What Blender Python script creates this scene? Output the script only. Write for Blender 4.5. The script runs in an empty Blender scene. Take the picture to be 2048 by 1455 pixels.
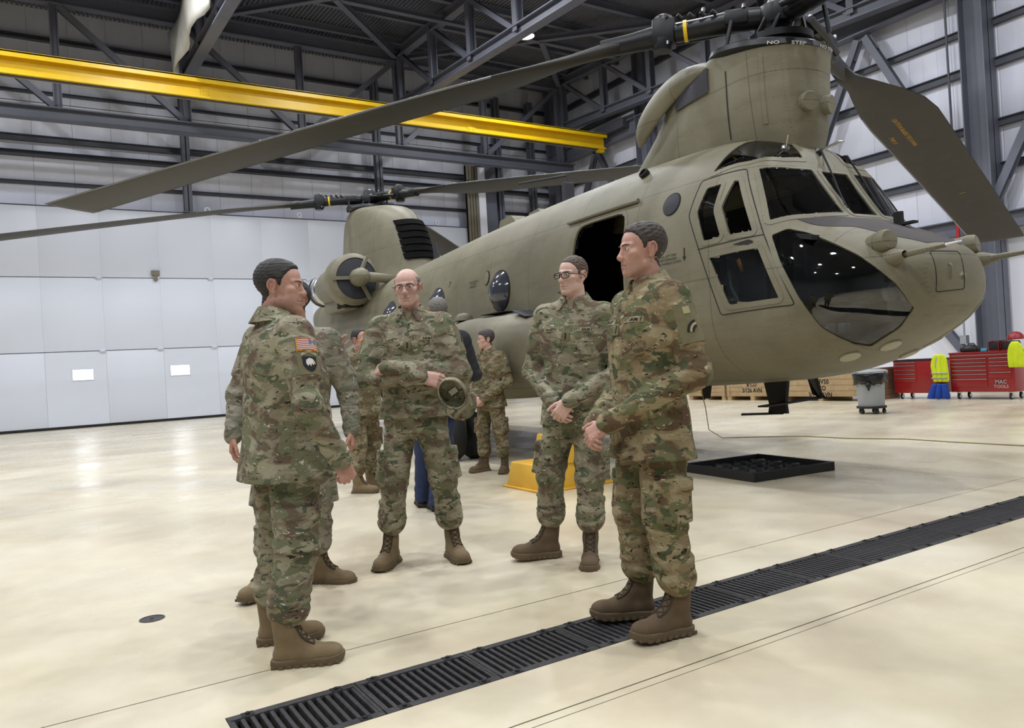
import bpy, bmesh, math, random
import numpy as np
from mathutils import Vector, Matrix
from mathutils.bvhtree import BVHTree

random.seed(7)
PI = math.pi
scn = bpy.context.scene
col = scn.collection

# ------------------------------------------------------------------ camera, world, exposure
CAM_YAW, CAM_PITCH, CAM_ROLL, CAM_F = math.radians(31.807), math.radians(0.189), math.radians(-3.362), 1533.5
cam_data = bpy.data.cameras.new('camera')
cam_data.sensor_width = 36.0
cam_data.lens = CAM_F / 2048.0 * 36.0
cam_data.clip_start = 0.05
cam_data.clip_end = 200
camera = bpy.data.objects.new('camera', cam_data)
col.objects.link(camera)
_F = Vector((math.sin(CAM_YAW) * math.cos(CAM_PITCH), math.cos(CAM_YAW) * math.cos(CAM_PITCH), math.sin(CAM_PITCH)))
_R0 = Vector((math.cos(CAM_YAW), -math.sin(CAM_YAW), 0))
_U0 = _R0.cross(_F)
_R = math.cos(CAM_ROLL) * _R0 + math.sin(CAM_ROLL) * _U0
_U = -math.sin(CAM_ROLL) * _R0 + math.cos(CAM_ROLL) * _U0
camera.matrix_world = Matrix(((_R.x, _U.x, -_F.x, 0), (_R.y, _U.y, -_F.y, 0), (_R.z, _U.z, -_F.z, 1.2), (0, 0, 0, 1)))
scn.camera = camera

world = bpy.data.worlds.new('world')
scn.world = world
world.use_nodes = True
world.node_tree.nodes['Background'].inputs[0].default_value = (0.75, 0.85, 1.0, 1)
world.node_tree.nodes['Background'].inputs[1].default_value = 0.6

scn.view_settings.view_transform = 'Standard'
scn.view_settings.look = 'None'
scn.view_settings.gamma = 1.0
scn.view_settings.use_curve_mapping = False
scn.view_settings.exposure = 0.0
LAMP_POWER = 285.0           # watts of one high-bay lamp
LAMP_COLOR = (0.94, 0.965, 1.0)

# ------------------------------------------------------------------ helpers: objects
def tag(o, label=None, cat=None, group=None, kind=None):
    if label: o['label'] = label
    if cat: o['category'] = cat
    if group: o['group'] = group
    if kind: o['kind'] = kind
    return o

def empty(name, loc=(0, 0, 0), rz=0.0, parent=None):
    o = bpy.data.objects.new(name, None)
    o.empty_display_size = 0.1
    o.location = loc
    o.rotation_euler = (0, 0, rz)
    col.objects.link(o)
    if parent: o.parent = parent
    return o

def link(name, mesh, parent=None, loc=None, rot=None, scale=None):
    o = bpy.data.objects.new(name, mesh)
    col.objects.link(o)
    if parent: o.parent = parent
    if loc is not None: o.location = loc
    if rot is not None: o.rotation_euler = rot
    if scale is not None: o.scale = scale
    return o

def copy_tree(o, parent=None):
    c = o.copy()
    col.objects.link(c)
    c.parent = parent
    for ch in o.children:
        copy_tree(ch, c)
    return c

class MB:
    """collects simple shapes into one mesh"""
    def __init__(s):
        s.v = []; s.f = []; s.m = []
    def add(s, vs, fs, mi=0):
        b = len(s.v)
        s.v += [tuple(map(float, p)) for p in vs]
        s.f += [tuple(b + i for i in f) for f in fs]
        s.m += [mi] * len(fs)
        return s
    def box(s, x0, x1, y0, y1, z0, z1, mi=0, bev=0.0):
        if bev <= 0:
            vs = [(x, y, z) for z in (z0, z1) for y in (y0, y1) for x in (x0, x1)]
            fs = [(0, 2, 3, 1), (4, 5, 7, 6), (0, 1, 5, 4), (2, 6, 7, 3), (0, 4, 6, 2), (1, 3, 7, 5)]
            return s.add(vs, fs, mi)
        bm = bmesh.new()
        bmesh.ops.create_cube(bm, size=1)
        for v in bm.verts:
            v.co = Vector((x0 + (v.co.x + .5) * (x1 - x0), y0 + (v.co.y + .5) * (y1 - y0), z0 + (v.co.z + .5) * (z1 - z0)))
        bmesh.ops.bevel(bm, geom=list(bm.edges), offset=bev, segments=2, affect='EDGES', profile=.5)
        return s.bm(bm, mi)
    def bm(s, bm, mi=0):
        bm.verts.ensure_lookup_table(); bm.verts.index_update()
        s.add([v.co[:] for v in bm.verts], [[v.index for v in f.verts] for f in bm.faces], mi)
        bm.free()
        return s
    def obox(s, c, ax, ay, az, mi=0):
        """oriented box: centre and three half-axis vectors"""
        c, ax, ay, az = map(Vector, (c, ax, ay, az))
        vs = [c + i * ax + j * ay + k * az for k in (-1, 1) for j in (-1, 1) for i in (-1, 1)]
        fs = [(0, 2, 3, 1), (4, 5, 7, 6), (0, 1, 5, 4), (2, 6, 7, 3), (0, 4, 6, 2), (1, 3, 7, 5)]
        return s.add(vs, fs, mi)
    def beam(s, p, q, w, h, mi=0, up=(0, 0, 1), shape='box', t=.03):
        """bar from p to q, w wide, h high; box or I section"""
        p, q, up = Vector(p), Vector(q), Vector(up)
        d = q - p; L = d.length; d.normalize()
        if abs(d.dot(up)) > .98: up = Vector((1, 0, 0)) if abs(d.x) < .9 else Vector((0, 1, 0))
        sx = d.cross(up).normalized(); su = sx.cross(d).normalized()
        c = (p + q) / 2
        if shape == 'box':
            return s.obox(c, sx * w / 2, d * L / 2, su * h / 2, mi)
        s.obox(c, sx * t / 2, d * L / 2, su * (h / 2 - t), mi)
        s.obox(c + su * (h / 2 - t / 2), sx * w / 2, d * L / 2, su * t / 2, mi)
        s.obox(c - su * (h / 2 - t / 2), sx * w / 2, d * L / 2, su * t / 2, mi)
        return s
    def tube(s, pts, r, n=10, mi=0, cap=True, sy=1.0, up=None):
        pts = [Vector(p) for p in pts]
        rs = r if isinstance(r, (list, tuple)) else [r] * len(pts)
        b = len(s.v); ref = Vector(up) if up else None
        vs = []
        for i, p in enumerate(pts):
            d = (pts[min(i + 1, len(pts) - 1)] - pts[max(i - 1, 0)]).normalized()
            if ref is None or abs(d.dot(ref)) > .99:
                ref = Vector((0, 0, 1)) if abs(d.z) < .9 else Vector((1, 0, 0))
            a = d.cross(ref).normalized(); c = a.cross(d).normalized(); ref = c
            for k in range(n):
                t = 2 * PI * k / n
                vs.append(p + a * math.cos(t) * rs[i] + c * math.sin(t) * rs[i] * sy)
        fs = []
        for i in range(len(pts) - 1):
            for k in range(n):
                k2 = (k + 1) % n
                fs.append((i * n + k, i * n + k2, (i + 1) * n + k2, (i + 1) * n + k))
        if cap:
            fs.append(tuple(range(n - 1, -1, -1)))
            fs.append(tuple((len(pts) - 1) * n + k for k in range(n)))
        return s.add(vs, fs, mi)
    def lathe(s, prof, n=24, mi=0, c=(0, 0, 0), axis=(0, 0, 1), cap=True, xdir=None):
        """profile [(r, h)] turned about axis through c"""
        c = Vector(c); az = Vector(axis).normalized()
        ax = Vector(xdir) if xdir else (Vector((1, 0, 0)) if abs(az.x) < .9 else Vector((0, 1, 0)))
        ax = (ax - az * ax.dot(az)).normalized(); ay = az.cross(ax)
        vs = []; fs = []
        for (r, h) in prof:
            for k in range(n):
                t = 2 * PI * k / n
                vs.append(c + az * h + (ax * math.cos(t) + ay * math.sin(t)) * r)
        for i in range(len(prof) - 1):
            for k in range(n):
                k2 = (k + 1) % n
                fs.append((i * n + k, i * n + k2, (i + 1) * n + k2, (i + 1) * n + k))
        if cap:
            fs.append(tuple(range(n - 1, -1, -1)))
            fs.append(tuple((len(prof) - 1) * n + k for k in range(n)))
        return s.add(vs, fs, mi)
    def prism(s, poly, d, mi=0):
        """extrude a 3D polygon by vector d"""
        n = len(poly); d = Vector(d)
        vs = [Vector(p) for p in poly] + [Vector(p) + d for p in poly]
        fs = [tuple(range(n - 1, -1, -1)), tuple(range(n, 2 * n))]
        fs += [(i, (i + 1) % n, n + (i + 1) % n, n + i) for i in range(n)]
        return s.add(vs, fs, mi)
    def mesh(s, name, mats, smooth=False, angle=None):
        me = bpy.data.meshes.new(name)
        me.from_pydata(s.v, [], s.f)
        for m in (mats if isinstance(mats, (list, tuple)) else [mats]): me.materials.append(m)
        if any(s.m): me.polygons.foreach_set('material_index', s.m)
        bm = bmesh.new(); bm.from_mesh(me)
        bmesh.ops.recalc_face_normals(bm, faces=bm.faces)
        if angle is not None:
            for f in bm.faces: f.smooth = True
            for e in bm.edges:
                if len(e.link_faces) == 2 and e.calc_face_angle(0) > math.radians(angle): e.smooth = False
        bm.to_mesh(me); bm.free()
        if smooth and angle is None:
            me.polygons.foreach_set('use_smooth', [True] * len(me.polygons))
        me.update()
        return me
    def build(s, name, mats, parent=None, loc=None, rot=None, smooth=False, angle=None):
        return link(name, s.mesh(name, mats, smooth, angle), parent, loc, rot)

# ------------------------------------------------------------------ helpers: materials
def lin(r, g, b):
    f = lambda c: (c / 255 / 12.92) if c <= 10 else ((c / 255 + .055) / 1.055) ** 2.4
    return (f(r), f(g), f(b), 1)

def nodes(name):
    m = bpy.data.materials.new(name)
    m.use_nodes = True
    nt = m.node_tree
    return m, nt, nt.nodes['Principled BSDF']

def N(nt, kind, **kw):
    n = nt.nodes.new(kind)
    for k, v in kw.items():
        if k in n.inputs: n.inputs[k].default_value = v
        else: setattr(n, k, v)
    return n

def mixc(nt, fac, a, b, mode='MIX'):
    n = nt.nodes.new('ShaderNodeMix')
    n.data_type = 'RGBA'; n.blend_type = mode
    for i, val in ((0, fac), (6, a), (7, b)):
        if hasattr(val, 'is_linked'): nt.links.new(val, n.inputs[i])
        else: n.inputs[i].default_value = val
    return n.outputs[2]

def ramp(nt, src, stops, interp='LINEAR'):
    n = nt.nodes.new('ShaderNodeValToRGB')
    n.color_ramp.interpolation = interp
    el = n.color_ramp.elements
    while len(el) < len(stops): el.new(.5)
    for e, (p, c) in zip(el, stops):
        e.position = p
        e.color = c if len(c) == 4 else (*c, 1)
    nt.links.new(src, n.inputs[0])
    return n.outputs[0]

def noise(nt, scale, detail=3, rough=.55, vec=None, stretch=None, off=(0, 0, 0), dist=0.0):
    n = N(nt, 'ShaderNodeTexNoise', Scale=scale, Detail=detail, Roughness=rough, Distortion=dist)
    if vec is None:
        vec = N(nt, 'ShaderNodeTexCoord').outputs['Object']
    if stretch or any(off):
        mp = N(nt, 'ShaderNodeMapping')
        mp.inputs['Scale'].default_value = stretch or (1, 1, 1)
        mp.inputs['Location'].default_value = off
        nt.links.new(vec, mp.inputs[0]); vec = mp.outputs[0]
    nt.links.new(vec, n.inputs['Vector'])
    return n.outputs['Fac']

def bump(nt, p, src, strength=.3, dist=.01):
    b = N(nt, 'ShaderNodeBump', Strength=strength, Distance=dist)
    nt.links.new(src, b.inputs['Height'])
    nt.links.new(b.outputs[0], p.inputs['Normal'])
    return b

def M(name, c, rough=.6, metal=0.0, var=.12, vscale=3.0, bmp=0.0, bscale=60, spec=.5, coat=0.0, dirt=None, rvar=0.0):
    m, nt, p = nodes(name)
    c = c if len(c) == 4 else (*c, 1)
    p.inputs['Roughness'].default_value = rough
    p.inputs['Metallic'].default_value = metal
    p.inputs['Specular IOR Level'].default_value = spec
    p.inputs['Coat Weight'].default_value = coat
    f = noise(nt, vscale, 5, .6)
    lo = tuple(x * (1 - var) for x in c[:3]); hi = tuple(min(1, x * (1 + var)) for x in c[:3])
    out = ramp(nt, f, [(.3, lo), (.7, hi)])
    if dirt:
        g = ramp(nt, noise(nt, vscale * 2.7, 6, .65, off=(3, 1, 7)), [(.52, (0, 0, 0)), (.75, (1, 1, 1))])
        dc, amt = dirt
        mm = N(nt, 'ShaderNodeMath', operation='MULTIPLY'); mm.inputs[1].default_value = amt
        nt.links.new(g, mm.inputs[0])
        out = mixc(nt, mm.outputs[0], out, dc if len(dc) == 4 else (*dc, 1))
    nt.links.new(out, p.inputs['Base Color'])
    if rvar:
        rr = ramp(nt, noise(nt, vscale * 1.7, 4, .6, off=(9, 2, 4)), [(.3, (max(0, rough - rvar),) * 3), (.7, (min(1, rough + rvar),) * 3)])
        nt.links.new(rr, p.inputs['Roughness'])
    if bmp: bump(nt, p, noise(nt, bscale, 4, .6), bmp)
    return m

def emis(name, c, strength):
    m, nt, p = nodes(name)
    p.inputs['Base Color'].default_value = c if len(c) == 4 else (*c, 1)
    p.inputs['Emission Color'].default_value = c if len(c) == 4 else (*c, 1)
    p.inputs['Emission Strength'].default_value = strength
    return m

def pchip(xs, ys):
    """monotone cubic interpolation"""
    xs = np.asarray(xs, float); ys = np.asarray(ys, float)
    h = np.diff(xs); d = np.diff(ys) / h
    m = np.zeros_like(ys)
    m[0], m[-1] = d[0], d[-1]
    for i in range(1, len(xs) - 1):
        if d[i - 1] * d[i] > 0:
            w1 = 2 * h[i] + h[i - 1]; w2 = h[i] + 2 * h[i - 1]
            m[i] = (w1 + w2) / (w1 / d[i - 1] + w2 / d[i])
    def f(x):
        x = np.clip(np.asarray(x, float), xs[0], xs[-1])
        k = np.clip(np.searchsorted(xs, x) - 1, 0, len(h) - 1)
        t = (x - xs[k]) / h[k]
        return ((1 + 2 * t) * (1 - t) ** 2 * ys[k] + t * (1 - t) ** 2 * h[k] * m[k] + t * t * (3 - 2 * t) * ys[k + 1] + t * t * (t - 1) * h[k] * m[k + 1])
    return f

def text_mesh(s, size, bold=0.0, align='CENTER', res=2):
    cu = bpy.data.curves.new('txt', 'FONT')
    cu.body = s; cu.size = size; cu.align_x = align; cu.align_y = 'CENTER'
    cu.offset = bold; cu.resolution_u = res
    o = bpy.data.objects.new('txt', cu)
    col.objects.link(o)
    dg = bpy.context.evaluated_depsgraph_get()
    me = bpy.data.meshes.new_from_object(o.evaluated_get(dg))
    bpy.data.objects.remove(o); bpy.data.curves.remove(cu)
    bm = bmesh.new(); bm.from_mesh(me); bpy.data.meshes.remove(me)
    bmesh.ops.triangulate(bm, faces=bm.faces)
    bmesh.ops.remove_doubles(bm, verts=bm.verts, dist=size * .002)
    vs = [v.co.copy() for v in bm.verts]; bm.verts.index_update()
    fs = [[v.index for v in f.verts] for f in bm.faces]
    bm.free()
    return vs, fs

# ------------------------------------------------------------------ materials of the place
def floor_material():
    m, nt, p = nodes('sealed_concrete')
    tc = N(nt, 'ShaderNodeNewGeometry').outputs['Position']
    base = ramp(nt, noise(nt, .55, 6, .62, tc), [(.3, lin(200, 187, 158)), (.5, lin(216, 206, 181)), (.7, lin(226, 218, 197))])
    fine = ramp(nt, noise(nt, 5, 7, .6, tc, off=(4, 2, 0)), [(.25, (.90, .89, .87)), (.75, (1, 1, 1))])
    c = mixc(nt, 1.0, base, fine, 'MULTIPLY')
    st = ramp(nt, noise(nt, .9, 4, .55, tc, off=(11, 3, 2)), [(.50, (0, 0, 0)), (.78, (1, 1, 1))])
    sm = N(nt, 'ShaderNodeMath', operation='MULTIPLY'); sm.inputs[1].default_value = .6
    nt.links.new(st, sm.inputs[0])
    c = mixc(nt, sm.outputs[0], c, lin(176, 158, 138))
    sp = ramp(nt, noise(nt, 17, 4, .6, tc, off=(1, 8, 2)), [(.66, (0, 0, 0)), (.84, (1, 1, 1))])
    sm2 = N(nt, 'ShaderNodeMath', operation='MULTIPLY'); sm2.inputs[1].default_value = .3
    nt.links.new(sp, sm2.inputs[0])
    c = mixc(nt, sm2.outputs[0], c, lin(150, 140, 120))
    nt.links.new(c, p.inputs['Base Color'])
    r = ramp(nt, noise(nt, 1.6, 4, .5, tc, off=(6, 6, 1)), [(.3, (.22,) * 3), (.7, (.36,) * 3)])
    nt.links.new(r, p.inputs['Roughness'])
    p.inputs['Specular IOR Level'].default_value = .42
    bump(nt, p, noise(nt, 9, 6, .6, tc), .05, .01)
    return m

MAT = {}
MAT['floor'] = floor_material()
MAT['joint'] = M('joint_filler', lin(88, 80, 66), .9)
MAT['pit'] = M('pit_concrete', lin(40, 38, 36), .9)
MAT['wall'] = M('wall_panel_white', lin(220, 223, 237), .55, var=.03, vscale=.6)
MAT['wall_grey'] = M('wall_grey', lin(120, 122, 128), .7, var=.03)
MAT['liner'] = M('liner_white', lin(232, 234, 244), .5, var=.02, vscale=.5)
MAT['door'] = M('door_white', lin(214, 219, 231), .4, var=.025, vscale=.4)
MAT['steel'] = M('grey_steel', lin(98, 101, 114), .5, var=.08, vscale=1.5, metal=.0)
MAT['steel_dark'] = M('dark_steel', lin(70, 72, 82), .55, var=.1)
MAT['deck'] = M('roof_deck', lin(112, 114, 124), .45, metal=.3, var=.06)
MAT['yellow'] = M('crane_yellow', lin(236, 196, 20), .38, var=.05, coat=.2)
MAT['tan_column'] = M('tan_column', lin(118, 112, 98), .6)
MAT['black'] = M('black_rubber', lin(20, 20, 22), .7, var=.2)
MAT['iron'] = M('cast_iron', lin(62, 60, 62), .55, metal=.35, var=.35, vscale=40, bmp=.5, bscale=180, dirt=(lin(84, 78, 72), .5))
MAT['daylight'] = emis('daylight_pane', (.86, .92, 1, 1), 9.0)
MAT['lamp'] = emis('lamp_lens', (1, .98, .95, 1), 14.0)
MAT['sheet'] = M('white_sheet', lin(205, 204, 196), .8, var=.08, bmp=.2, bscale=8)
MAT['galv'] = M('galvanised', lin(176, 180, 186), .4, metal=.6, var=.08)
MAT['red_pipe'] = M('red_pipe', lin(170, 30, 32), .45)

XW, YW = 21.5, 30.0            # right wall plane, far wall plane
XL, YB = -20.0, -14.0          # the walls behind and to the left of the camera

# ------------------------------------------------------------------ floor: slabs with open joints, a trench with iron grates
floor = MB().box(XL - .3, XW + .3, YB - .3, YW + .6, -.75, -.35).build('floor', MAT['pit'])
tag(floor, 'cream sealed concrete hangar floor', kind='structure')
DRY0, DRY1, DRX0, DRX1 = 2.575, 2.925, .515, 12.515
xs = [XL, -13, -6.5, .22, 6.9, 13.6, XW]
yrows = [(YB, -9), (-9, -3.4), (-3.4, 2.215), (2.215, DRY0), (DRY1, 3.285), (3.285, 9.1), (9.1, 15), (15, 20.9), (20.9, 25.1), (25.1, YW + .3)]
G = .004
xs2 = [XL, -13, -6.5, 6.9, 13.6, XW]
for (y0, y1) in yrows:
    xr = xs if y1 <= DRY0 else xs2
    for x0, x1 in zip(xr[:-1], xr[1:]):
        MB().box(x0 + G, x1 - G, y0 + (G if y0 != DRY1 else 0), y1 - (G if y1 != DRY0 else 0), -.36, 0).build('slab', MAT['floor'], floor)
for (x0, x1) in ((XL, DRX0), (DRX1, XW)):
    MB().box(x0, x1, DRY0, DRY1, -.36, 0).build('slab', MAT['floor'], floor)
jf = MB()
for y in (-9, -3.4, 2.215, 3.285, 9.1, 15, 20.9, 25.1): jf.box(XL, XW, y - G, y + G, -.3, -.0025)
for x in xs[1:-1]:
    jf.box(x - G, x + G, YB, DRY0, -.3, -.0025)
    if x != .22: jf.box(x - G, x + G, DRY1, YW, -.3, -.0025)
jf.build('joint_filler', MAT['joint'], floor)
# narrow saw cut beside the near joint and a rail slot near the hangar door
MB().box(.3, XW, 2.165, 2.168, -.01, .0006).build('saw_cut', MAT['joint'], floor)
MB().box(2.0, 9.0, 21.9, 21.98, -.01, .0015).build('rail_slot', MAT['steel_dark'], floor)

GL, NB = .48, 14
grate_bar = MB()
bl = (DRY1 - DRY0) / 2 - .04
grate_bar.box(-.0085, .0085, -bl, bl, -.03, -.001, bev=.004)
bar_mesh = grate_bar.mesh('bar', MAT['iron'], smooth=True, angle=35)
fr = MB()
w2 = (DRY1 - DRY0) / 2
fr.box(-GL / 2 + .002, GL / 2 - .002, -w2 + .002, -w2 + .04, -.035, .002, bev=.003)
fr.box(-GL / 2 + .002, GL / 2 - .002, w2 - .04, w2 - .002, -.035, .002, bev=.003)
fr.box(-GL / 2 + .002, -GL / 2 + .014, -w2 + .04, w2 - .04, -.035, .001)
fr.box(GL / 2 - .014, GL / 2 - .002, -w2 + .04, w2 - .04, -.035, .001)
frame_mesh = fr.mesh('grate_frame', MAT['iron'], smooth=True, angle=35)
lug = MB()
lug.box(-.022, .022, -.016, .016, .0015, .0035)
lug.lathe([(.009, 0), (.009, .006), (.006, .008)], 8, 0, (0, 0, .002))
lug_mesh = lug.mesh('bolt_lug', MAT['black'])
ng = int(round((DRX1 - DRX0) / GL))
ordw = ['first', 'second', 'third', 'fourth', 'fifth', 'sixth', 'seventh', 'eighth', 'ninth', 'tenth', 'eleventh', 'twelfth', 'thirteenth']
for i in range(ng):
    cx = DRX0 + GL * (i + .5)
    if i > 12: break
    g = empty('drain_grate', (cx, (DRY0 + DRY1) / 2, 0))
    tag(g, 'black slotted cast iron drain grate, %s along the trench from the lower left' % ordw[i], 'drain grate', 'grates of the floor trench')
    link('grate_frame', frame_mesh, g)
    for sx in (-1, 1):
        for sy in (-1, 1): link('bolt_lug', lug_mesh, g, (sx * .165, sy * (w2 - .02), 0))
    for k in range(NB):
        link('bar', bar_mesh, g, (-GL / 2 + GL * (k + .5) / NB, 0, 0))
MB().box(DRX0 + 13 * GL, DRX1, DRY0, DRY1, -.03, 0).build('trench_cover', MAT['iron'], floor)
dc = MB().lathe([(.062, 0), (.062, .003), (.05, .004), (.05, .0025), (.012, .0025)], 28)
dc.lathe([(.01, .0025), (.01, .005)], 8)
tag(dc.build('floor_plug', MAT['iron'], loc=(.45, 4.42, 0), smooth=True, angle=30), 'small round dark metal plug set in the floor at the left', 'drain cover')

# ------------------------------------------------------------------ walls
def panel_mesh(w, h, mat, t=.04):
    b = MB()
    b.box(.004, w - .004, -t, 0, 0, h, bev=.006)
    for fx in (.33, .66):
        b.box(w * fx - .01, w * fx + .01, -t - .006, -t + .01, .01, h - .01)
    return b.mesh('wall_panel', mat, smooth=True, angle=35)

PW = 1.18
ZR = lambda y: 14.05 + .06 * (y - 28)      # underside of the sloping roof
wf = MB().box(XL, XW + .3, YW, YW + .25, 0, ZR(YW) + .3).build('wall_far', MAT['wall'])
tag(wf, 'white panelled wall above the hangar door', kind='structure')
pm = panel_mesh(PW, ZR(YW) - 7.2, MAT['wall'])
x = XW
while x > -4:
    x -= PW
    link('wall_panel', pm, wf, (x, YW, 7.2))
for (z, h, d) in ((8.25, .12, .12), (9.2, .16, .28), (9.72, .2, .22), (11.3, .1, .12), (12.35, .16, .16), (13.1, .14, .2)):
    MB().beam((XL, YW - .04 - d / 2, z), (XW, YW - .04 - d / 2, z), d, h, shape='I', t=.02).build('girt', MAT['steel_dark'], wf)
for zz in (10.62, 10.75, 10.88):
    MB().tube([(XL, YW - .35, zz), (XW, YW - .35, zz)], .012, 6).build('cable', MAT['steel_dark'], wf)

wr = MB().box(XW, XW + .25, YB, YW, 0, 15).build('wall_right', MAT['wall'])
tag(wr, 'white panelled side wall behind the helicopter nose', kind='structure')
pr = panel_mesh(PW, 14 - 4.1, MAT['wall'])
y = YW
while y > 6:
    link('wall_panel', pr, wr, (XW, y, 4.1), (0, 0, -PI / 2)).location.x = XW
    y -= PW
MB().box(XW - .03, XW, YB, YW, 0, 4.1).build('wall_liner', MAT['liner'], wr)
for (z, h, d) in ((5.62, .2, .14), (6.75, .2, .14), (8.3, .22, .16), (9.35, .18, .14), (11.6, .2, .16), (12.9, .22, .16)):
    MB().beam((XW - .05 - d / 2, 2, z), (XW - .05 - d / 2, YW, z), d, h, shape='I', t=.025).build('girt', MAT['steel_dark'], wr)
for nm, (a, b, c_, d_) in {'wall_left': (XL - .25, XL, YB, YW), 'wall_back': (XL, XW, YB - .25, YB)}.items():
    tag(MB().box(a, b, c_, d_, 0, 15).build(nm, MAT['wall_grey']), 'plain grey hangar wall', kind='structure')

# ------------------------------------------------------------------ hangar door: three leaves of panels, two small windows
YD = 29.3
door = MB().box(-12, 16.36, YD + .02, YD + .2, .06, 7.3).build('door_1', MAT['door'])
tag(door, 'huge white folding hangar door', kind='structure')
DW = 1.79
leaf_z = [(.09, 2.53), (2.56, 5.0), (5.03, 7.34)]
dmesh = {}
for (z0, z1) in leaf_z:
    b = MB(); b.box(.001, DW - .001, -.05, 0, 0, z1 - z0, bev=.002); dmesh[z0] = b.mesh('door_panel', MAT['door'], smooth=True, angle=35)
WINS = [(1.03, 1.62), (4.03, 4.64)]
for k in range(16):
    x0 = 16.36 - (k + 1) * DW
    for (z0, z1) in leaf_z:
        win = [w for w in WINS if z0 < 1 and x0 < w[0] < x0 + DW] if z0 < 1 else []
        if win:
            wa, wb = win[0]
            b = MB()
            b.box(.003, DW - .003, -.05, 0, 0, 1.6 - z0); b.box(.003, DW - .003, -.05, 0, 1.93 - z0, z1 - z0)
            b.box(.003, wa - x0, -.05, 0, 1.6 - z0, 1.93 - z0); b.box(min(wb - x0, DW - .01), DW - .003, -.05, 0, 1.6 - z0, 1.93 - z0)
            b.build('door_panel', MAT['door'], door, (x0, YD, z0))
        else:
            link('door_panel', dmesh[z0], door, (x0, YD, z0))
for i, (wa, wb) in enumerate(WINS):
    wo = empty('window_%d' % (i + 1), ((wa + wb) / 2, YD - .03, 1.6))
    tag(wo, ['small bright daylight window low in the hangar door, nearer the left edge', 'small bright daylight window in the hangar door beside the left soldier'][i], kind='structure')
    h = (wb - wa) / 2
    MB().box(-h, h, .0, .02, 0, .33).build('pane', MAT['daylight'], wo)
    f = MB()
    for bx in ((-h - .03, -h, -.035, .03, -.03, .36), (h, h + .03, -.035, .03, -.03, .36), (-h, h, -.035, .03, -.03, 0), (-h, h, -.035, .03, .33, .36)): f.box(*bx)
    f.build('window_frame', MAT['door'], wo)
MB().box(-12, 16.36, YD - .06, YD + .2, 0, .09).build('door_seal', MAT['black'], door)
MB().box(-12, 16.36, YD - .055, YD + .02, 7.34, 7.38).build('door_top_rail', MAT['steel_dark'], door)
lugm = MB(); lugm.box(-.1, .1, -.05, .0, 0, .03); lugm.lathe([(.11, -.025), (.11, .025), (.05, .025), (.05, -.025), (.11, -.025)], 16, 0, (0, -.03, .13), (0, 1, 0), cap=False)
lm_ = lugm.mesh('hoist_lug', MAT['door'])
for x in (5.55, 8.9, 11.0, 13.0, 14.8): link('hoist_lug', lm_, door, (x, YD - .0, 7.38))
hm = MB(); hm.box(-.06, .06, -.05, 0, -.06, .06); hm.tube([(-.1, -.06, 0), (.1, -.06, 0)], .02, 8)
hmm = hm.mesh('hinge', MAT['door'])
for z in (2.545, 5.015):
    for k in range(8): link('hinge', hmm, door, (16.36 - DW * (k + .5) - 1, YD - .045, z))
MB().box(-.13, .13, -.12, 0, -.04, .12).box(-.06, .06, -.1, -.02, -.22, -.04).build('latch_box', MAT['tan_column'], door, (3.7, YD - .05, 5.15))
# guide column at the right end of the door
gc = empty('door_guide', (16.45, YD - .3, 0))
tag(gc, 'tan corrugated guide column with white jamb at the end of the hangar door', 'column')
b = MB()
for k in range(4): b.box(-.28 + k * .14, -.2 + k * .14, -.1, .1, 0, 10.0)
b.box(-.28, .26, -.04, .08, 0, 10.0)
b.build('guide_rail', MAT['tan_column'], gc)
MB().box(.28, .62, -.12, .1, 0, 9.95).build('jamb', MAT['liner'], gc)
MB().box(.62, 1.3, .1, .4, 0, 11).build('back_post', MAT['steel'], gc)

# ------------------------------------------------------------------ steel frame
def icol(name, x, y, z0, z1, w, d, label, rot=0, mat='steel', group=None):
    """H-section column with base plate"""
    o = empty(name, (x, y, z0), rot)
    tag(o, label, 'column', group)
    b = MB(); t = .03
    b.box(-w / 2, w / 2, -d / 2, -d / 2 + t, 0, z1 - z0); b.box(-w / 2, w / 2, d / 2 - t, d / 2, 0, z1 - z0); b.box(-t / 2, t / 2, -d / 2, d / 2, 0, z1 - z0)
    b.build('shaft', MAT[mat], o)
    MB().box(-w / 2 - .06, w / 2 + .06, -d / 2 - .06, d / 2 + .06, 0, .03).build('base_plate', MAT[mat], o)
    return o

# columns of the right wall with chevron bracing between them
RC = [10.28, 16.58, 22.88, 29.1]
rlab = ['broad grey steel column on the side wall at the right edge of the picture', 'grey wall column hidden partly behind the forward pylon', 'grey steel column on the side wall left of the forward pylon', 'grey corner column where the two white walls meet']
for yy, lb in zip(RC, rlab):
    icol('steel_column', XW - .42, yy, 0, 14.2, .56, .6, lb, group='columns of the side wall')
b1 = empty('wall_beam', (XW - .5, 16, 10.3)); tag(b1, 'long deep grey crane runway beam high along the side wall', 'beam')
MB().beam((0, -16, .31), (0, 13.3, .31), .36, .62, shape='I', t=.035).build('runway_beam', MAT['steel'], b1)
MB().beam((0, -16, .66), (0, 13.3, .66), .08, .08).build('crane_rail', MAT['steel_dark'], b1)
b2 = empty('wall_beam', (XW - .42, 16, 3.98)); tag(b2, 'grey steel beam along the side wall just above the nose', 'beam')
MB().beam((0, -16, .2), (0, 13.3, .2), .3, .42, shape='I', t=.03).build('beam', MAT['steel'], b2)
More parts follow.
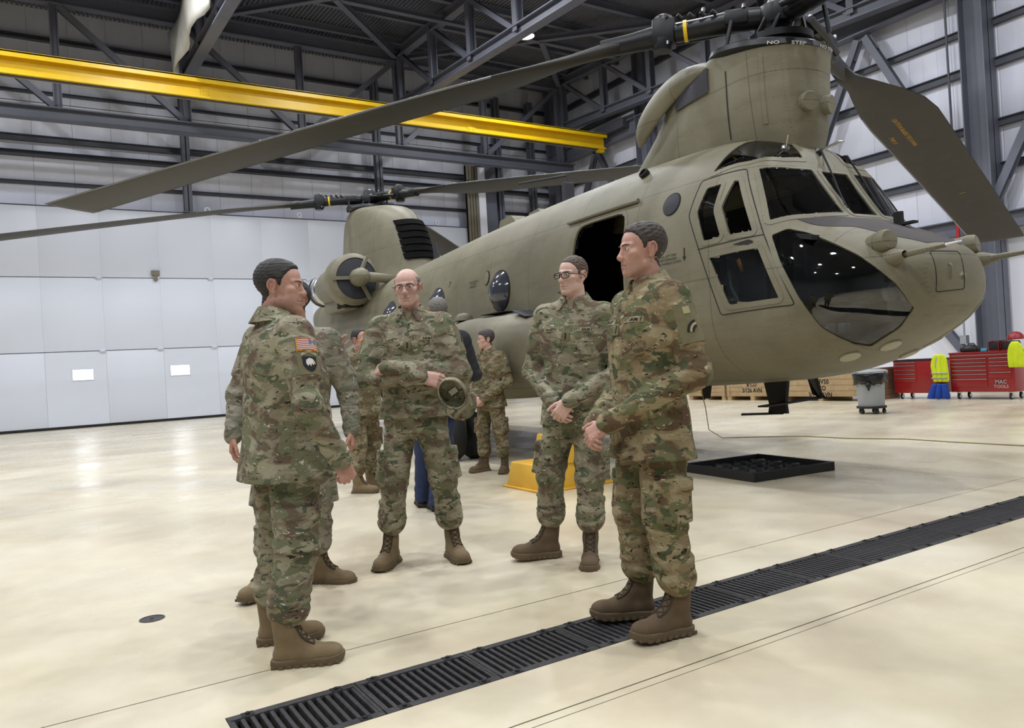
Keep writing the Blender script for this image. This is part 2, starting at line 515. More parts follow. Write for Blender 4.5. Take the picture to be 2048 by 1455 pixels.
def brace(p, q, label, parent=None):
    b = MB(); b.beam(p, q, .2, .22, shape='I', t=.03, up=(1, 0, 0))
    p, q = Vector(p), Vector(q); c = (p + q) / 2
    o = empty('wall_brace', c)
    tag(o, label, 'brace')
    b.v = [tuple(Vector(v) - c) for v in b.v]
    b.build('brace', MAT['steel'], o)
    for e, s in ((p, 1), (q, -1)):
        dd = (q - p).normalized() * s
        MB().obox(e - c + dd * .25, dd * .3, Vector((.012, 0, 0)), dd.cross(Vector((1, 0, 0))) * .16).build('gusset', MAT['steel'], o)
XB = XW - .42
for k, (ya, yb, nm) in enumerate(((10.28, 16.58, 'right of the forward pylon'), (22.88, 29.1, 'near the far corner'), (16.58, 22.88, 'behind the forward pylon'), (3.98, 10.28, 'at the right edge'))):
    ym = (ya + yb) / 2
    brace((XB, ym - .12, 10.2), (XB, ya + .25, 4.75), 'grey diagonal brace of the upper wall bay %s, near leg' % nm)
    brace((XB, ym + .12, 10.2), (XB, yb - .25, 4.75), 'grey diagonal brace of the upper wall bay %s, far leg' % nm)
brace((XB, 13.3, 3.95), (XB, 10.6, .3), 'grey diagonal brace behind the red tool chests')
brace((XB, 13.5, 3.95), (XB, 16.3, .3), 'grey diagonal brace low on the side wall behind the nose')
# pipe and conduit on the right column
o = empty('riser_pipe', (XW - .75, 10.85, 0)); tag(o, 'slim riser on the right wall column, red where it passes the beam', 'pipe')
MB().tube([(0, 0, 5.3), (0, 0, 12.7)], .03, 8).build('dark_run', MAT['steel_dark'], o)
MB().tube([(0, 0, 3.3), (0, 0, 6.0)], .045, 8).build('red_run', MAT['red_pipe'], o)
MB().tube([(0, 0, 1.3), (0, 0, 3.3)], .025, 8).box(-.08, .08, -.08, .08, 1.1, 1.32).build('grey_run', MAT['galv'], o)

# door-wall columns
for xx, lb in ((4.93, 'grey steel post above the hangar door, left of the aft rotor'), (12.32, 'grey steel post above the hangar door behind the aft rotor hub'), (18.1, 'dark steel post right of the door guide column'), (19.9, 'slim steel post near the far corner'), (-2.5, 'grey steel post above the hangar door beyond the left edge')):
    icol('door_post', xx, YW - .62, 7.38 if xx < 16 else 0, 13.3, .27, .3, lb, group='posts of the door wall')

# header truss in front of the door wall
ht = empty('header_truss', (0, 27.5, 0)); tag(ht, 'long grey steel header truss spanning above the hangar door', 'truss')
MB().beam((-12, 0, 9.85), (XW - .6, 0, 9.85), .36, .4, shape='I', t=.04).build('bottom_chord', MAT['steel'], ht)
MB().beam((-12, 0, 13.55), (XW - .6, 0, 13.55), .3, .5, shape='I', t=.04).build('top_chord', MAT['steel'], ht)
hx = [-6.65, -2.9, .98, 4.75, 8.66, 12.5, 16.35, 20.2]
for i, xx in enumerate(hx):
    MB().beam((xx, 0, 10.05), (xx, 0, 13.3), .24, .24, shape='I', t=.03).build('vertical', MAT['steel'], ht)
    if i + 1 < len(hx):
        a, b_ = (hx[i], hx[i + 1]) if hx[i] < 8 else (hx[i + 1], hx[i])
        MB().beam((a + .1 * (1 if b_ > a else -1), 0, 13.3), (b_ - .1 * (1 if b_ > a else -1), 0, 10.1), .18, .18, shape='I', t=.025, up=(0, 1, 0)).build('diagonal', MAT['steel'], ht)

# roof trusses running away from the door wall
def roof_truss(x, label, n=5):
    o = empty('roof_truss', (x, 0, 0)); tag(o, label, 'truss')
    lo = lambda y: 11.6 + .064 * (y - 27); up = lambda y: 13.68 + .06 * (y - 28)
    y0, y1 = 27.3, 2.0
    MB().beam((0, y0, lo(y0)), (0, y1, lo(y1)), .34, .36, shape='I', t=.04).build('bottom_chord', MAT['steel'], o)
    MB().beam((0, y0, up(y0)), (0, y1, up(y1)), .3, .34, shape='I', t=.04).build('top_chord', MAT['steel'], o)
    ys = np.linspace(y0, y1, 10)
    for k, yy in enumerate(ys):
        if yy < 8: break
        MB().beam((0, yy, lo(yy)), (0, yy, up(yy)), .22, .26, shape='I', t=.03).build('vertical', MAT['steel'], o)
        y2 = ys[k + 1]
        MB().beam((0, yy - .1, up(yy) - .1), (0, y2 + .1, lo(y2) + .1), .16, .16, shape='I', t=.02, up=(1, 0, 0)).build('diagonal', MAT['steel'], o)
roof_truss(4.75, 'grey steel roof truss above the left end of the yellow crane beam')
roof_truss(12.6, 'grey steel roof truss above the middle of the yellow crane beam')
roof_truss(20.4, 'grey steel roof truss close to the side wall')
roof_truss(-3.1, 'grey steel roof truss beyond the left edge of the picture')
# horizontal bracing below the deck
def rbrace(p, q, label):
    c = (Vector(p) + Vector(q)) / 2
    b = MB().beam(Vector(p) - c, Vector(q) - c, .2, .2, shape='I', t=.025)
    tag(b.build('roof_brace', MAT['steel'], loc=c), label, 'brace')
rbrace((4.9, 27.3, 13.5), (12.4, 19, 13.0), 'slanting roof brace between the two middle trusses')
rbrace((12.4, 27.3, 13.5), (8.6, 23.2, 13.2), 'slanting roof brace left of the middle truss')
rbrace((12.8, 27.3, 13.5), (20.2, 19, 13.0), 'slanting roof brace right of the middle truss')
rbrace((20.2, 27.3, 13.5), (16.5, 23.2, 13.2), 'slanting roof brace near the far corner of the roof')
rbrace((4.9, 23.3, 13.25), (20.2, 23.3, 13.25), 'long pale roof strut across the bays under the deck')

# ceiling: ribbed steel deck on purlins
ce = MB()
nx = 300; xw = (XW + .2 - XL) / nx
vs = []; fs = []
for j, yy in enumerate((YB, YW + .2)):
    for i in range(nx * 4 + 1):
        k, r_ = divmod(i, 4)
        xx = XL + xw * (k + (0, .35, .5, .85)[r_]); zz = ZR(yy) + .02 + (0, 0, .07, .07)[r_]
        vs.append((xx, yy, zz))
nn = nx * 4 + 1
fs = [(i, i + 1, nn + i + 1, nn + i) for i in range(nn - 1)]
ce.add(vs, fs)
ce.add([(XL - .3, YB - .3, ZR(YB) + .3), (XW + .3, YB - .3, ZR(YB) + .3), (XW + .3, YW + .3, ZR(YW) + .3), (XL - .3, YW + .3, ZR(YW) + .3)], [(0, 1, 2, 3)])
ceil = ce.build('ceiling', MAT['deck'])
tag(ceil, 'ribbed grey steel roof deck', kind='structure')
for yy in np.arange(28.9, -13, -2.1):
    MB().beam((XL, yy, ZR(yy) - .11), (XW, yy, ZR(yy) - .11), .16, .24, shape='I', t=.02).build('purlin', MAT['steel'], ceil)

# yellow crane bridge beam
cb = empty('crane_beam', (0, 25, 10.03)); tag(cb, 'long yellow overhead crane bridge beam', 'crane')
b = MB(); b.beam((-14, 0, .3), (20.65, 0, .3), .34, .6, shape='I', t=.05); b.box(-14, 20.65, -.26, .26, .56, .61); b.box(-14, 20.65, -.26, -.23, .44, .6); b.box(-14, 20.65, .23, .26, .44, .6)
b.build('girder', MAT['yellow'], cb)
for xx in (4.9, 14.3):
    b = MB(); b.box(xx - .16, xx + .16, -.05, -.03, .08, .42)
    for a in (-.09, .09):
        for c_ in (.15, .25, .35): b.lathe([(.025, 0), (.025, .02)], 6, 0, (xx + a, -.05, c_), (0, -1, 0))
    b.build('splice_plate', MAT['yellow'], cb)
MB().box(20.3, 20.6, -.1, .1, -.12, .02).build('end_stop', MAT['yellow'], cb)
MB().box(-14, 20.5, -.06, .06, -.03, .0).build('trolley_rail', MAT['steel_dark'], cb)
et = MB(); et.box(20.65, 21.15, -1.3, 1.3, .62, .95); et.build('end_truck', MAT['steel_dark'], cb)

# draped white sheet under the left roof truss
sh = MB(); rows = 22; vs = []; fs = []
rnd = random.Random(3)
for i in range(rows):
    t = i / (rows - 1); yy = 27.25 - 8.5 * t; top = 12.9 - .5 * t
    hang = 2.1 - 1.5 * t if i > 1 else 1.6
    for j in range(5):
        f = j / 4
        vs.append((4.25 + .1 * math.sin(9 * t + 2 * f) + .12 * f * math.sin(21 * t), yy, top - hang * f - .12 * f * rnd.random()))
fs = [(i * 5 + j, i * 5 + j + 1, i * 5 + j + 6, i * 5 + j + 5) for i in range(rows - 1) for j in range(4)]
sh.add(vs, fs)
so = sh.build('draped_sheet', MAT['sheet'], smooth=True)
mo = so.modifiers.new('thick', 'SOLIDIFY'); mo.thickness = .02
tag(so, 'torn white sheeting hanging under the roof truss at the upper left', 'sheet')

# ------------------------------------------------------------------ high-bay lamps: housing, lens and a lamp that lights the hall
hb = MB(); hb.lathe([(.06, .42), (.1, .40), (.13, .28), (.3, .05), (.31, 0), (.29, 0), (.12, .25), (.0, .25)], 24, cap=False); hb.tube([(0, 0, .4), (0, 0, .55)], .012, 6)
hb_mesh = hb.mesh('lamp_housing', MAT['galv'], smooth=True)
ln = MB(); ln.lathe([(.285, .01), (.2, -.02), (.0, -.035)], 24, cap=False); ln_mesh = ln.mesh('lamp_lens', MAT['lamp'], smooth=True)
LXS = [-8.5, -2.5, 3.2, 9.2, 15.35]; LYS = [-3.5, 3.0, 9.5, 16.0, 22.5]
for ly in LYS:
    for lx in LXS:
        oy = 20.6 if (ly > 22 and 0 < lx < 12) else ly
        lampo = empty('high_bay_lamp', (lx, oy, min(12.95, ZR(oy) - .85)))
        vis = (lx, ly) == (15.35, 22.5)
        tag(lampo, 'bright white high-bay lamp glowing between the roof trusses' if vis else 'high-bay lamp under the roof outside the picture', 'lamp', 'high-bay lamps under the roof')
        link('lamp_housing', hb_mesh, lampo)
        link('lamp_lens', ln_mesh, lampo)
        ld = bpy.data.lights.get('high_bay') or bpy.data.lights.new('high_bay', 'AREA')
        ld.shape = 'DISK'; ld.size = .5; ld.energy = LAMP_POWER; ld.color = LAMP_COLOR; ld.spread = math.radians(180)
        lo = bpy.data.objects.new('lamp_light', ld); col.objects.link(lo); lo.parent = lampo; lo.location = (0, 0, -.06)

# ------------------------------------------------------------------ helicopter: hull shape (x lateral, + to port; y aft of the forward mast; z up)
HELI_LOC, HELI_RZ = (6.25, 4.8, 0.0), math.radians(-2.0)
_st = np.array([
    # s,    zb,   zt,   hw,   zm,   nup, nlo
    (-1.58, 1.692, 1.708, .010, 1.70, 2.0, 2.0),
    (-1.574, 1.61, 1.79, .14, 1.70, 2.1, 2.0),
    (-1.555, 1.53, 1.87, .30, 1.70, 2.2, 2.1),
    (-1.48, 1.42, 1.97, .50, 1.68, 2.3, 2.2),
    (-1.36, 1.32, 2.05, .69, 1.66, 2.3, 2.2),
    (-1.18, 1.22, 2.14, .86, 1.64, 2.4, 2.2),
    (-0.98, 1.13, 2.23, .98, 1.62, 2.4, 2.3),
    (-0.80, 1.06, 2.32, 1.04, 1.60, 2.5, 2.4),
    (-0.62, 1.01, 2.56, 1.08, 1.60, 2.7, 2.5),
    (-0.46, .97, 2.81, 1.10, 1.62, 2.9, 2.6),
    (-0.30, .94, 3.04, 1.12, 1.64, 2.9, 2.6),
    (0.00, .91, 3.21, 1.14, 1.68, 2.8, 2.7),
    (0.40, .89, 3.29, 1.15, 1.74, 2.7, 2.8),
    (1.00, .87, 3.33, 1.16, 1.82, 2.6, 2.9),
    (2.00, .86, 3.35, 1.17, 1.90, 2.6, 3.0),
    (4.00, .86, 3.33, 1.17, 1.95, 2.6, 3.0),
    (8.60, .86, 3.14, 1.17, 1.95, 2.6, 3.0),
    (9.80, .89, 3.12, 1.17, 2.00, 2.6, 3.0),
    (11.2, 1.25, 3.12, 1.16, 2.20, 2.6, 2.8),
    (12.6, 1.75, 3.1, 1.10, 2.45, 2.5, 2.6),
    (13.5, 2.15, 3.05, .95, 2.60, 2.4, 2.4),
    (13.85, 2.40, 2.92, .65, 2.66, 2.2, 2.2),
    (13.90, 2.62, 2.70, .10, 2.66, 2.0, 2.0)])
_hf = [pchip(_st[:, 0], _st[:, k]) for k in range(1, 7)]
HS = np.concatenate([-1.58 + .14 * np.linspace(0, 1, 9) ** 2, np.arange(-1.415, 2.3, .028), np.arange(2.3, 13.4, .11), np.linspace(13.42, 13.9, 9)])
HN = 176
def hull_grid(shrink=0.0):
    t = np.linspace(0, 2 * PI, HN, endpoint=False)
    c, s_ = np.cos(t), np.sin(t)
    out = np.zeros((len(HS), HN, 3))
    for i, s in enumerate(HS):
        zb, zt, hw, zm, nu, nl = (f(s) for f in _hf)
        n = np.where(s_ >= 0, nu, nl)
        l = (hw - min(shrink, hw * .8)) * np.sign(c) * np.abs(c) ** (2 / n)
        zz = zm + np.where(s_ >= 0, max(zt - zm - shrink, .01), max(zm - zb - shrink, .01)) * np.sign(s_) * np.abs(s_) ** (2 / n)
        out[i, :, 0] = l; out[i, :, 1] = s; out[i, :, 2] = zz
    return out
def hull_faces():
    f = []
    for i in range(len(HS) - 1):
        for k in range(HN):
            k2 = (k + 1) % HN
            f.append((i * HN + k, i * HN + k2, (i + 1) * HN + k2, (i + 1) * HN + k))
    return f

def heli_paint():
    m, nt, p = nodes('helicopter_tan_paint')
    tc = N(nt, 'ShaderNodeTexCoord').outputs['Object']
    base = ramp(nt, noise(nt, 1.3, 6, .65, tc), [(.3, lin(110, 105, 86)), (.55, lin(122, 117, 97)), (.75, lin(131, 126, 106))])
    streak = ramp(nt, noise(nt, 2.2, 6, .7, tc, stretch=(1, .6, 2.5), off=(2, 5, 1)), [(.50, (1, 1, 1)), (.72, (.80, .78, .74))])
    c = mixc(nt, 1.0, base, streak, 'MULTIPLY')
    sx = N(nt, 'ShaderNodeSeparateXYZ'); nt.links.new(tc, sx.inputs[0])
    def seam(out, period, width):
        a = N(nt, 'ShaderNodeMath', operation='PINGPONG'); nt.links.new(out, a.inputs[0]); a.inputs[1].default_value = period / 2
        b = N(nt, 'ShaderNodeMath', operation='LESS_THAN'); nt.links.new(a.outputs[0], b.inputs[0]); b.inputs[1].default_value = width
        return b.outputs[0]
    s1 = seam(sx.outputs[1], 1.016, .005)
    s2 = seam(sx.outputs[2], .94, .004)
    mx = N(nt, 'ShaderNodeMath', operation='MAXIMUM'); nt.links.new(s1, mx.inputs[0]); nt.links.new(s2, mx.inputs[1])
    # rivets: dots along lines
    ry = seam(sx.outputs[1], .254, .006); rz = seam(sx.outputs[2], .036, .006)
    rv = N(nt, 'ShaderNodeMath', operation='MULTIPLY'); nt.links.new(ry, rv.inputs[0]); nt.links.new(rz, rv.inputs[1])
    ry2 = seam(sx.outputs[1], .036, .006); rz2 = seam(sx.outputs[2], .235, .006)
    rv2 = N(nt, 'ShaderNodeMath', operation='MULTIPLY'); nt.links.new(ry2, rv2.inputs[0]); nt.links.new(rz2, rv2.inputs[1])
    rr = N(nt, 'ShaderNodeMath', operation='MAXIMUM'); nt.links.new(rv.outputs[0], rr.inputs[0]); nt.links.new(rv2.outputs[0], rr.inputs[1])
    f = N(nt, 'ShaderNodeMath', operation='MULTIPLY'); nt.links.new(mx.outputs[0], f.inputs[0]); f.inputs[1].default_value = .45
    f2 = N(nt, 'ShaderNodeMath', operation='MULTIPLY_ADD'); nt.links.new(rr.outputs[0], f2.inputs[0]); f2.inputs[1].default_value = .22; nt.links.new(f.outputs[0], f2.inputs[2])
    c = mixc(nt, f2.outputs[0], c, lin(62, 58, 44))
    nt.links.new(c, p.inputs['Base Color'])
    p.inputs['Roughness'].default_value = .52
    p.inputs['Specular IOR Level'].default_value = .4
    bump(nt, p, noise(nt, 2.6, 3, .5, tc), .12, .03)
    return m

def glass_material(name, tint, ior=1.5):
    m, nt, p = nodes(name)
    out = nt.nodes['Material Output']
    tr = N(nt, 'ShaderNodeBsdfTransparent', Color=tint)
    gl = N(nt, 'ShaderNodeBsdfGlossy', Roughness=.03)
    fr_ = N(nt, 'ShaderNodeFresnel', IOR=ior)
    mx = N(nt, 'ShaderNodeMixShader')
    nt.links.new(fr_.outputs[0], mx.inputs[0]); nt.links.new(tr.outputs[0], mx.inputs[1]); nt.links.new(gl.outputs[0], mx.inputs[2])
    nt.links.new(mx.outputs[0], out.inputs[0])
    return m

MAT['heli'] = heli_paint()
MAT['glass'] = glass_material('cockpit_glass', (.72, .77, .79, 1), 2.0)
MAT['dark_glass'] = glass_material('tinted_glass', (.03, .035, .05, 1), 2.2)
MAT['cabin_shade'] = M('dark_cabin_shade', lin(34, 36, 36), .85)  # dark tone stands in for the shade inside the cabin
MAT['blade'] = M('blade_grey', lin(40, 38, 35), .55, var=.12, vscale=2, dirt=(lin(70, 64, 52), .3))
MAT['blade_edge'] = M('blade_leading_edge', lin(120, 122, 128), .35, metal=.6)
MAT['hub'] = M('hub_black', lin(30, 31, 34), .4, var=.25, vscale=8, metal=.3)
MAT['glare'] = M('antiglare_brown', lin(66, 60, 60), .75, var=.1, vscale=6)
MAT['disc'] = M('disc_cream', lin(170, 166, 146), .6)
MAT['louvre'] = M('louvre_black', lin(12, 12, 13), .9, spec=.1)
MAT['tyre'] = M('tyre_rubber', lin(26, 26, 26), .8, bmp=.3, bscale=60)
MAT['chrome'] = M('bright_metal', lin(190, 190, 195), .25, metal=1, var=.05)
MAT['vent'] = M('vent_charcoal', lin(48, 48, 56), .7, bmp=.5, bscale=120)
MAT['lens'] = M('lamp_glass', lin(200, 200, 195), .2, var=.03)
MAT['seat'] = M('seat_green', lin(60, 66, 62), .8)
MAT['belt'] = M('belt_webbing', lin(120, 134, 132), .7)
MAT['orange'] = M('orange_handle', lin(214, 140, 30), .5)
MAT['stencil'] = M('stencil_black', lin(30, 29, 26), .8)
MAT['stencil_yellow'] = M('stencil_yellow', lin(190, 150, 40), .7)
MAT['white_mark'] = M('white_paint_mark', lin(205, 205, 200), .6)

heli = empty('helicopter', HELI_LOC, HELI_RZ)
tag(heli, 'tan tandem-rotor transport helicopter parked in the hangar', 'helicopter')

HG = hull_grid()
HV = HG.reshape(-1, 3)
HF = hull_faces()
HBVH = BVHTree.FromPolygons([Vector(v) for v in HV], HF)
hc = HV[np.array(HF)].mean(1)
hn = np.cross(HV[np.array(HF)[:, 2]] - HV[np.array(HF)[:, 0]], HV[np.array(HF)[:, 3]] - HV[np.array(HF)[:, 1]])
hn /= np.linalg.norm(hn, axis=1)[:, None] + 1e-12
hn *= np.sign((hn * (hc - np.stack([np.zeros(len(hc)), hc[:, 1], np.full(len(hc), 1.9)], 1))).sum(1))[:, None]
HDEL = np.zeros(len(HF), bool)

from mathutils.geometry import delaunay_2d_cdt
def frame_of(poly, bvh=None):
    P = np.array(poly); c = P.mean(0)
    u, s, vt = np.linalg.svd(P - c)
    n = vt[2]
    if bvh is None:
        ref = c - np.array([0, c[1] * .98 + .05, 1.75])
        if n @ ref < 0: n = -n
    e1 = vt[0]; e2 = np.cross(n, e1)
    return c, e1, e2, n
def in_poly(q, poly):
    x, y = q[..., 0], q[..., 1]
    r = np.zeros(x.shape, bool); j = len(poly) - 1
    for i in range(len(poly)):
        xi, yi = poly[i]; xj, yj = poly[j]
        r ^= ((yi > y) != (yj > y)) & (x < (xj - xi) * (y - yi) / (yj - yi + 1e-12) + xi)
        j = i
    return r
def densify(p2, step):
    out = []
    for i in range(len(p2)):
        a, b = np.array(p2[i]), np.array(p2[(i + 1) % len(p2)])
        k = max(1, int(np.linalg.norm(b - a) / step))
        out += [a + (b - a) * t / k for t in range(k)]
    return out
def round_poly(p2, r=.03, n=3):
    out = []
    m = len(p2)
    for i in range(m):
        p, a, b = np.array(p2[i]), np.array(p2[i - 1]), np.array(p2[(i + 1) % m])
        da, db = a - p, b - p; la, lb = np.linalg.norm(da), np.linalg.norm(db)
        rr = min(r, la * .4, lb * .4)
        s, e = p + da / la * rr, p + db / lb * rr
        for k in range(n + 1):
            t = k / n
            out.append((1 - t) ** 2 * s + 2 * t * (1 - t) * p + t * t * e)
    return out
def offset_poly(p2, d):
    P = np.array(p2)
    area = .5 * np.sum(P[:, 0] * np.roll(P[:, 1], -1) - np.roll(P[:, 0], -1) * P[:, 1])
    t = np.roll(P, -1, 0) - np.roll(P, 1, 0)
    t /= np.linalg.norm(t, axis=1)[:, None] + 1e-9
    nrm = np.stack([t[:, 1], -t[:, 0]], 1) * (1 if area > 0 else -1)
    return P + nrm * d
class Conform:
    """patches that follow a surface given by a BVH"""
    def __init__(s, bvh, poly, r=.03, bv=True):
        s.bvh = bvh; s.c, s.e1, s.e2, s.n = frame_of(poly, None)
        P = np.array(poly) - s.c
        p2 = np.stack([P @ s.e1, P @ s.e2], 1)
        s.p2 = densify(round_poly(p2, r), .05) if r else densify(p2, .05)
    def pt(s, q, off):
        p = Vector(s.c + s.e1 * q[0] + s.e2 * q[1]); n = Vector(s.n)
        h = s.bvh.ray_cast(p + n * .6, -n)
        if h[0] is None: h = s.bvh.find_nearest(p)
        nn = h[1] if h[1].dot(n) > 0 else -h[1]
        return h[0] + nn * off
    def pane(s, off, grow=0.0, step=.06, thick=0.0):
        b2 = offset_poly(s.p2, grow) if grow else np.array(s.p2)
        lo, hi = b2.min(0), b2.max(0)
        g = np.stack(np.meshgrid(np.arange(lo[0], hi[0], step), np.arange(lo[1], hi[1], step)), -1).reshape(-1, 2)
        sm = offset_poly(b2, -step * .5)
        g = g[in_poly(g, sm)] if len(g) else g
        allp = [Vector(p) for p in b2] + [Vector(p) for p in g]
        v2, _, fs = delaunay_2d_cdt(allp, [], [list(range(len(b2)))], 1, 1e-6)[:3]
        vs = [s.pt(v, off) for v in v2]
        m = MB(); m.add(vs, fs)
        return m
    def ring(s, w_in, w_out, top, bot):
        a, b = offset_poly(s.p2, -w_in), offset_poly(s.p2, w_out)
        n = len(a); m = MB()
        va = [s.pt(q, top) for q in a]; vb = [s.pt(q, top) for q in b]
        wa = [s.pt(q, bot) for q in a]; wb = [s.pt(q, bot) for q in b]
        m.add(va + vb + wa + wb, [(i, (i + 1) % n, n + (i + 1) % n, n + i) for i in range(n)]
              + [(i, (i + 1) % n, 2 * n + (i + 1) % n, 2 * n + i) for i in range(n)]
              + [(n + i, n + (i + 1) % n, 3 * n + (i + 1) % n, 3 * n + i) for i in range(n)])
        return m
    def cut(s):
        q = hc - s.c
        q2 = np.stack([q @ s.e1, q @ s.e2], 1)
        HDEL[:] |= in_poly(q2, s.p2) & (np.abs(q @ s.n) < .6) & (hn @ s.n > .15)

GLZ = {
    'quarter_window': [(-.98, .11, 2.72), (-.95, -.07, 2.72), (-1.06, -.04, 2.48), (-1.10, -.14, 2.24), (-1.11, -.11, 2.21), (-1.12, .07, 2.21), (-1.07, .18, 2.5)],
    'sliding_window': [(-.92, -.17, 2.72), (-.9, -.22, 2.71), (-1.04, -.45, 2.23), (-1.05, -.44, 2.21), (-1.09, -.23, 2.21), (-1.09, -.21, 2.23), (-1.05, -.10, 2.49)],
    'windscreen': [(-.8, -.29, 2.78), (-.75, -.32, 2.79), (-.49, -.42, 2.79), (-.27, -.45, 2.79), (-.26, -.77, 2.34), (-.66, -.71, 2.32), (-.97, -.55, 2.28)],
    'eyebrow_window': [(-.92, .12, 2.83), (-.78, .09, 2.97), (-.63, .08, 3.07), (-.49, .08, 3.13), (-.4, .02, 3.13), (-.32, -.04, 3.11), (-.17, -.15, 3.06), (-.27, -.38, 2.88), (-.52, -.35, 2.86), (-.78, -.21, 2.84)],
    'lower_window': [(-1.13, .01, 2.07), (-1.1, -.34, 2.08), (-1.06, -.51, 2.08), (-1.06, -.71, 1.62), (-1.13, -.2, 1.61)],
    'chin_window': [(-1.0, -.58, 2.17), (-.88, -.67, 2.22), (-.77, -.8, 2.16), (-.76, -1.02, 2.04), (-.74, -1.21, 1.92), (-.69, -1.33, 1.8), (-.6, -1.42, 1.67), (-.42, -1.45, 1.47), (-.38, -1.29, 1.32), (-.4, -1.03, 1.18), (-.57, -1.0, 1.21), (-.77, -.98, 1.28), (-.9, -.94, 1.36), (-1.03, -.84, 1.62), (-1.04, -.69, 1.92)]}
def mirror(p): return [(-a, b, c) for (a, b, c) in p][::-1]
def glaze(name, poly, label=None, glass='glass', pane=True, frame=True, r=.03):
    cf = Conform(HBVH, poly, r)
    cf.cut()
    if frame:
        cf.ring(.012, .034, .004, -.02).build('window_frame', MAT['heli'], heli, smooth=True, angle=50)
    if pane:
        o = cf.pane(-.006, .02).build(name, MAT[glass], heli, smooth=True)
        if label: o['label'] = label
    return cf
for nm, poly in GLZ.items():
    for side, P in (('starboard', poly), ('port', mirror(poly))):
        pane = not (nm == 'sliding_window' and side == 'starboard')
        glaze(nm, P, None, 'dark_glass' if nm == 'eyebrow_window' else 'glass', pane)
glaze('windscreen', [(-.19, -.46, 2.78), (.19, -.46, 2.78), (.18, -.79, 2.34), (-.18, -.79, 2.34)])
# main cabin door opening, starboard side
dp = [(-1.04, 1.2, 2.74), (-1.04, 2.08, 2.74), (-1.15, 2.12, 2.2), (-1.15, 2.12, .98), (-1.15, 1.17, .98), (-1.15, 1.17, 2.2)]
cf = glaze('x', dp, pane=False, r=.16)
# anti-glare panel on the nose
gp = [(-.8, -.66, 2.27), (-.5, -.76, 2.3), (-.2, -.84, 2.3), (.2, -.84, 2.3), (.5, -.76, 2.3), (.8, -.66, 2.27), (.62, -.85, 2.22), (.46, -1.0, 2.18), (.42, -1.25, 2.08), (.24, -1.45, 1.97), (-.24, -1.45, 1.97), (-.42, -1.25, 2.08), (-.46, -1.0, 2.18), (-.62, -.85, 2.22)]
cg = Conform(HBVH, gp, .02)
gm = cg.pane(.003); gm.build('antiglare_panel', MAT['glare'], heli, smooth=True)['label'] = 'dark brown anti-glare panel on the nose'

# hull, and an inner shell coloured dark as an unlit cabin, openings left out
keep = [f for f, d in zip(HF, HDEL) if not d] + [tuple(range(HN)), tuple((len(HS) - 1) * HN + k for k in range(HN))]
hm_ = MB(); hm_.v = [tuple(v) for v in HV]; hm_.f = keep; hm_.m = [0] * len(keep)
me = bpy.data.meshes.new('fuselage'); me.from_pydata(hm_.v, [], keep); me.materials.append(MAT['heli'])
me.polygons.foreach_set('use_smooth', [True] * len(me.polygons)); me.update()
link('fuselage', me, heli)
HV2 = hull_grid(.05).reshape(-1, 3)
me = bpy.data.meshes.new('dark_cabin_shade'); me.from_pydata([tuple(v) for v in HV2], [], keep); me.materials.append(MAT['cabin_shade'])
me.polygons.foreach_set('use_smooth', [True] * len(me.polygons)); me.update()
link('dark_cabin_shade', me, heli)['label'] = 'inner shell coloured dark for the unlit cabin'
# door rail above the opening
def on_hull(l_sign, s, z, off=0.0):
    h = HBVH.ray_cast(Vector((l_sign * 3, s, z)), Vector((-l_sign, 0, 0)))
    return h[0] + h[1] * off * (1 if h[1].x * l_sign > 0 else -1)
rail = [on_hull(-1, s, 2.80, .02) for s in np.linspace(1.05, 2.28, 9)]
MB().tube(rail, .022, 6).build('door_rail', MAT['heli'], heli)
# seam of the cockpit door
ds = [(-.95, .2, 2.8), (-.81, -.24, 2.8), (-1.02, -.54, 2.17), (-1.03, -.82, 1.56), (-1.13, -.11, 1.54), (-1.13, .12, 2.16), (-1.08, .27, 2.49)]
for P in (ds, mirror(ds)):
    Conform(HBVH, P, .03).ring(.004, .004, .003, -.01).build('cockpit_door_seam', MAT['stencil'], heli)
    cr = Conform(HBVH, [(P[0][0], .12, 2.16), (P[0][0] * 1.05, -.54, 2.18), (P[0][0] * 1.05, -.54, 2.172), (P[0][0], .12, 2.152)], 0)
    cr.pane(.003, 0).build('cockpit_door_seam', MAT['stencil'], heli)
# round and oval windows
def oval(name, s, z, rs, rz, bulge, mat, side=-1, rim=.03, rimmat='black'):
    c = on_hull(side, s, z)
    pts = [(on_hull(side, s + rs * math.cos(a), z + rz * math.sin(a))) for a in np.linspace(0, 2 * PI, 28, endpoint=False)]
    rings = [pts]
    for k, f in enumerate((.85, .6, .3)):
        rings.append([c + (p - c) * f + Vector((side * bulge * (1 - f * f), 0, 0)) for p in pts])
    m = MB(); n = len(pts)
    vs = [p for r_ in rings for p in r_] + [c + Vector((side * bulge, 0, 0))]
    fs = [(j * n + i, j * n + (i + 1) % n, (j + 1) * n + (i + 1) % n, (j + 1) * n + i) for j in range(3) for i in range(n)] + [(3 * n + i, 3 * n + (i + 1) % n, 4 * n) for i in range(n)]
    m.add(vs, fs)
    o = m.build(name, mat, heli, smooth=True)
    o.location.x += side * .012
    MB().tube(pts + pts[:1], rim * .6, 6, cap=False).build('window_rim', MAT[rimmat], heli)
    return o
MAT['bubble'] = M('bubble_window', lin(64, 66, 76), .12, var=.2, vscale=2.5, spec=.8)
for side in (-1, 1):
    for s in (3.76, 5.75, 7.75):
        oval('bubble_window', s, 2.2, .25, .26, .14, MAT['bubble'], side)
    oval('porthole', .53, 2.655, .105, .1, .01, MAT['vent'], side, .02)
    oval('round_fitting', 4.15, 2.42, .07, .09, .005, MAT['heli'], side, .02, 'stencil')
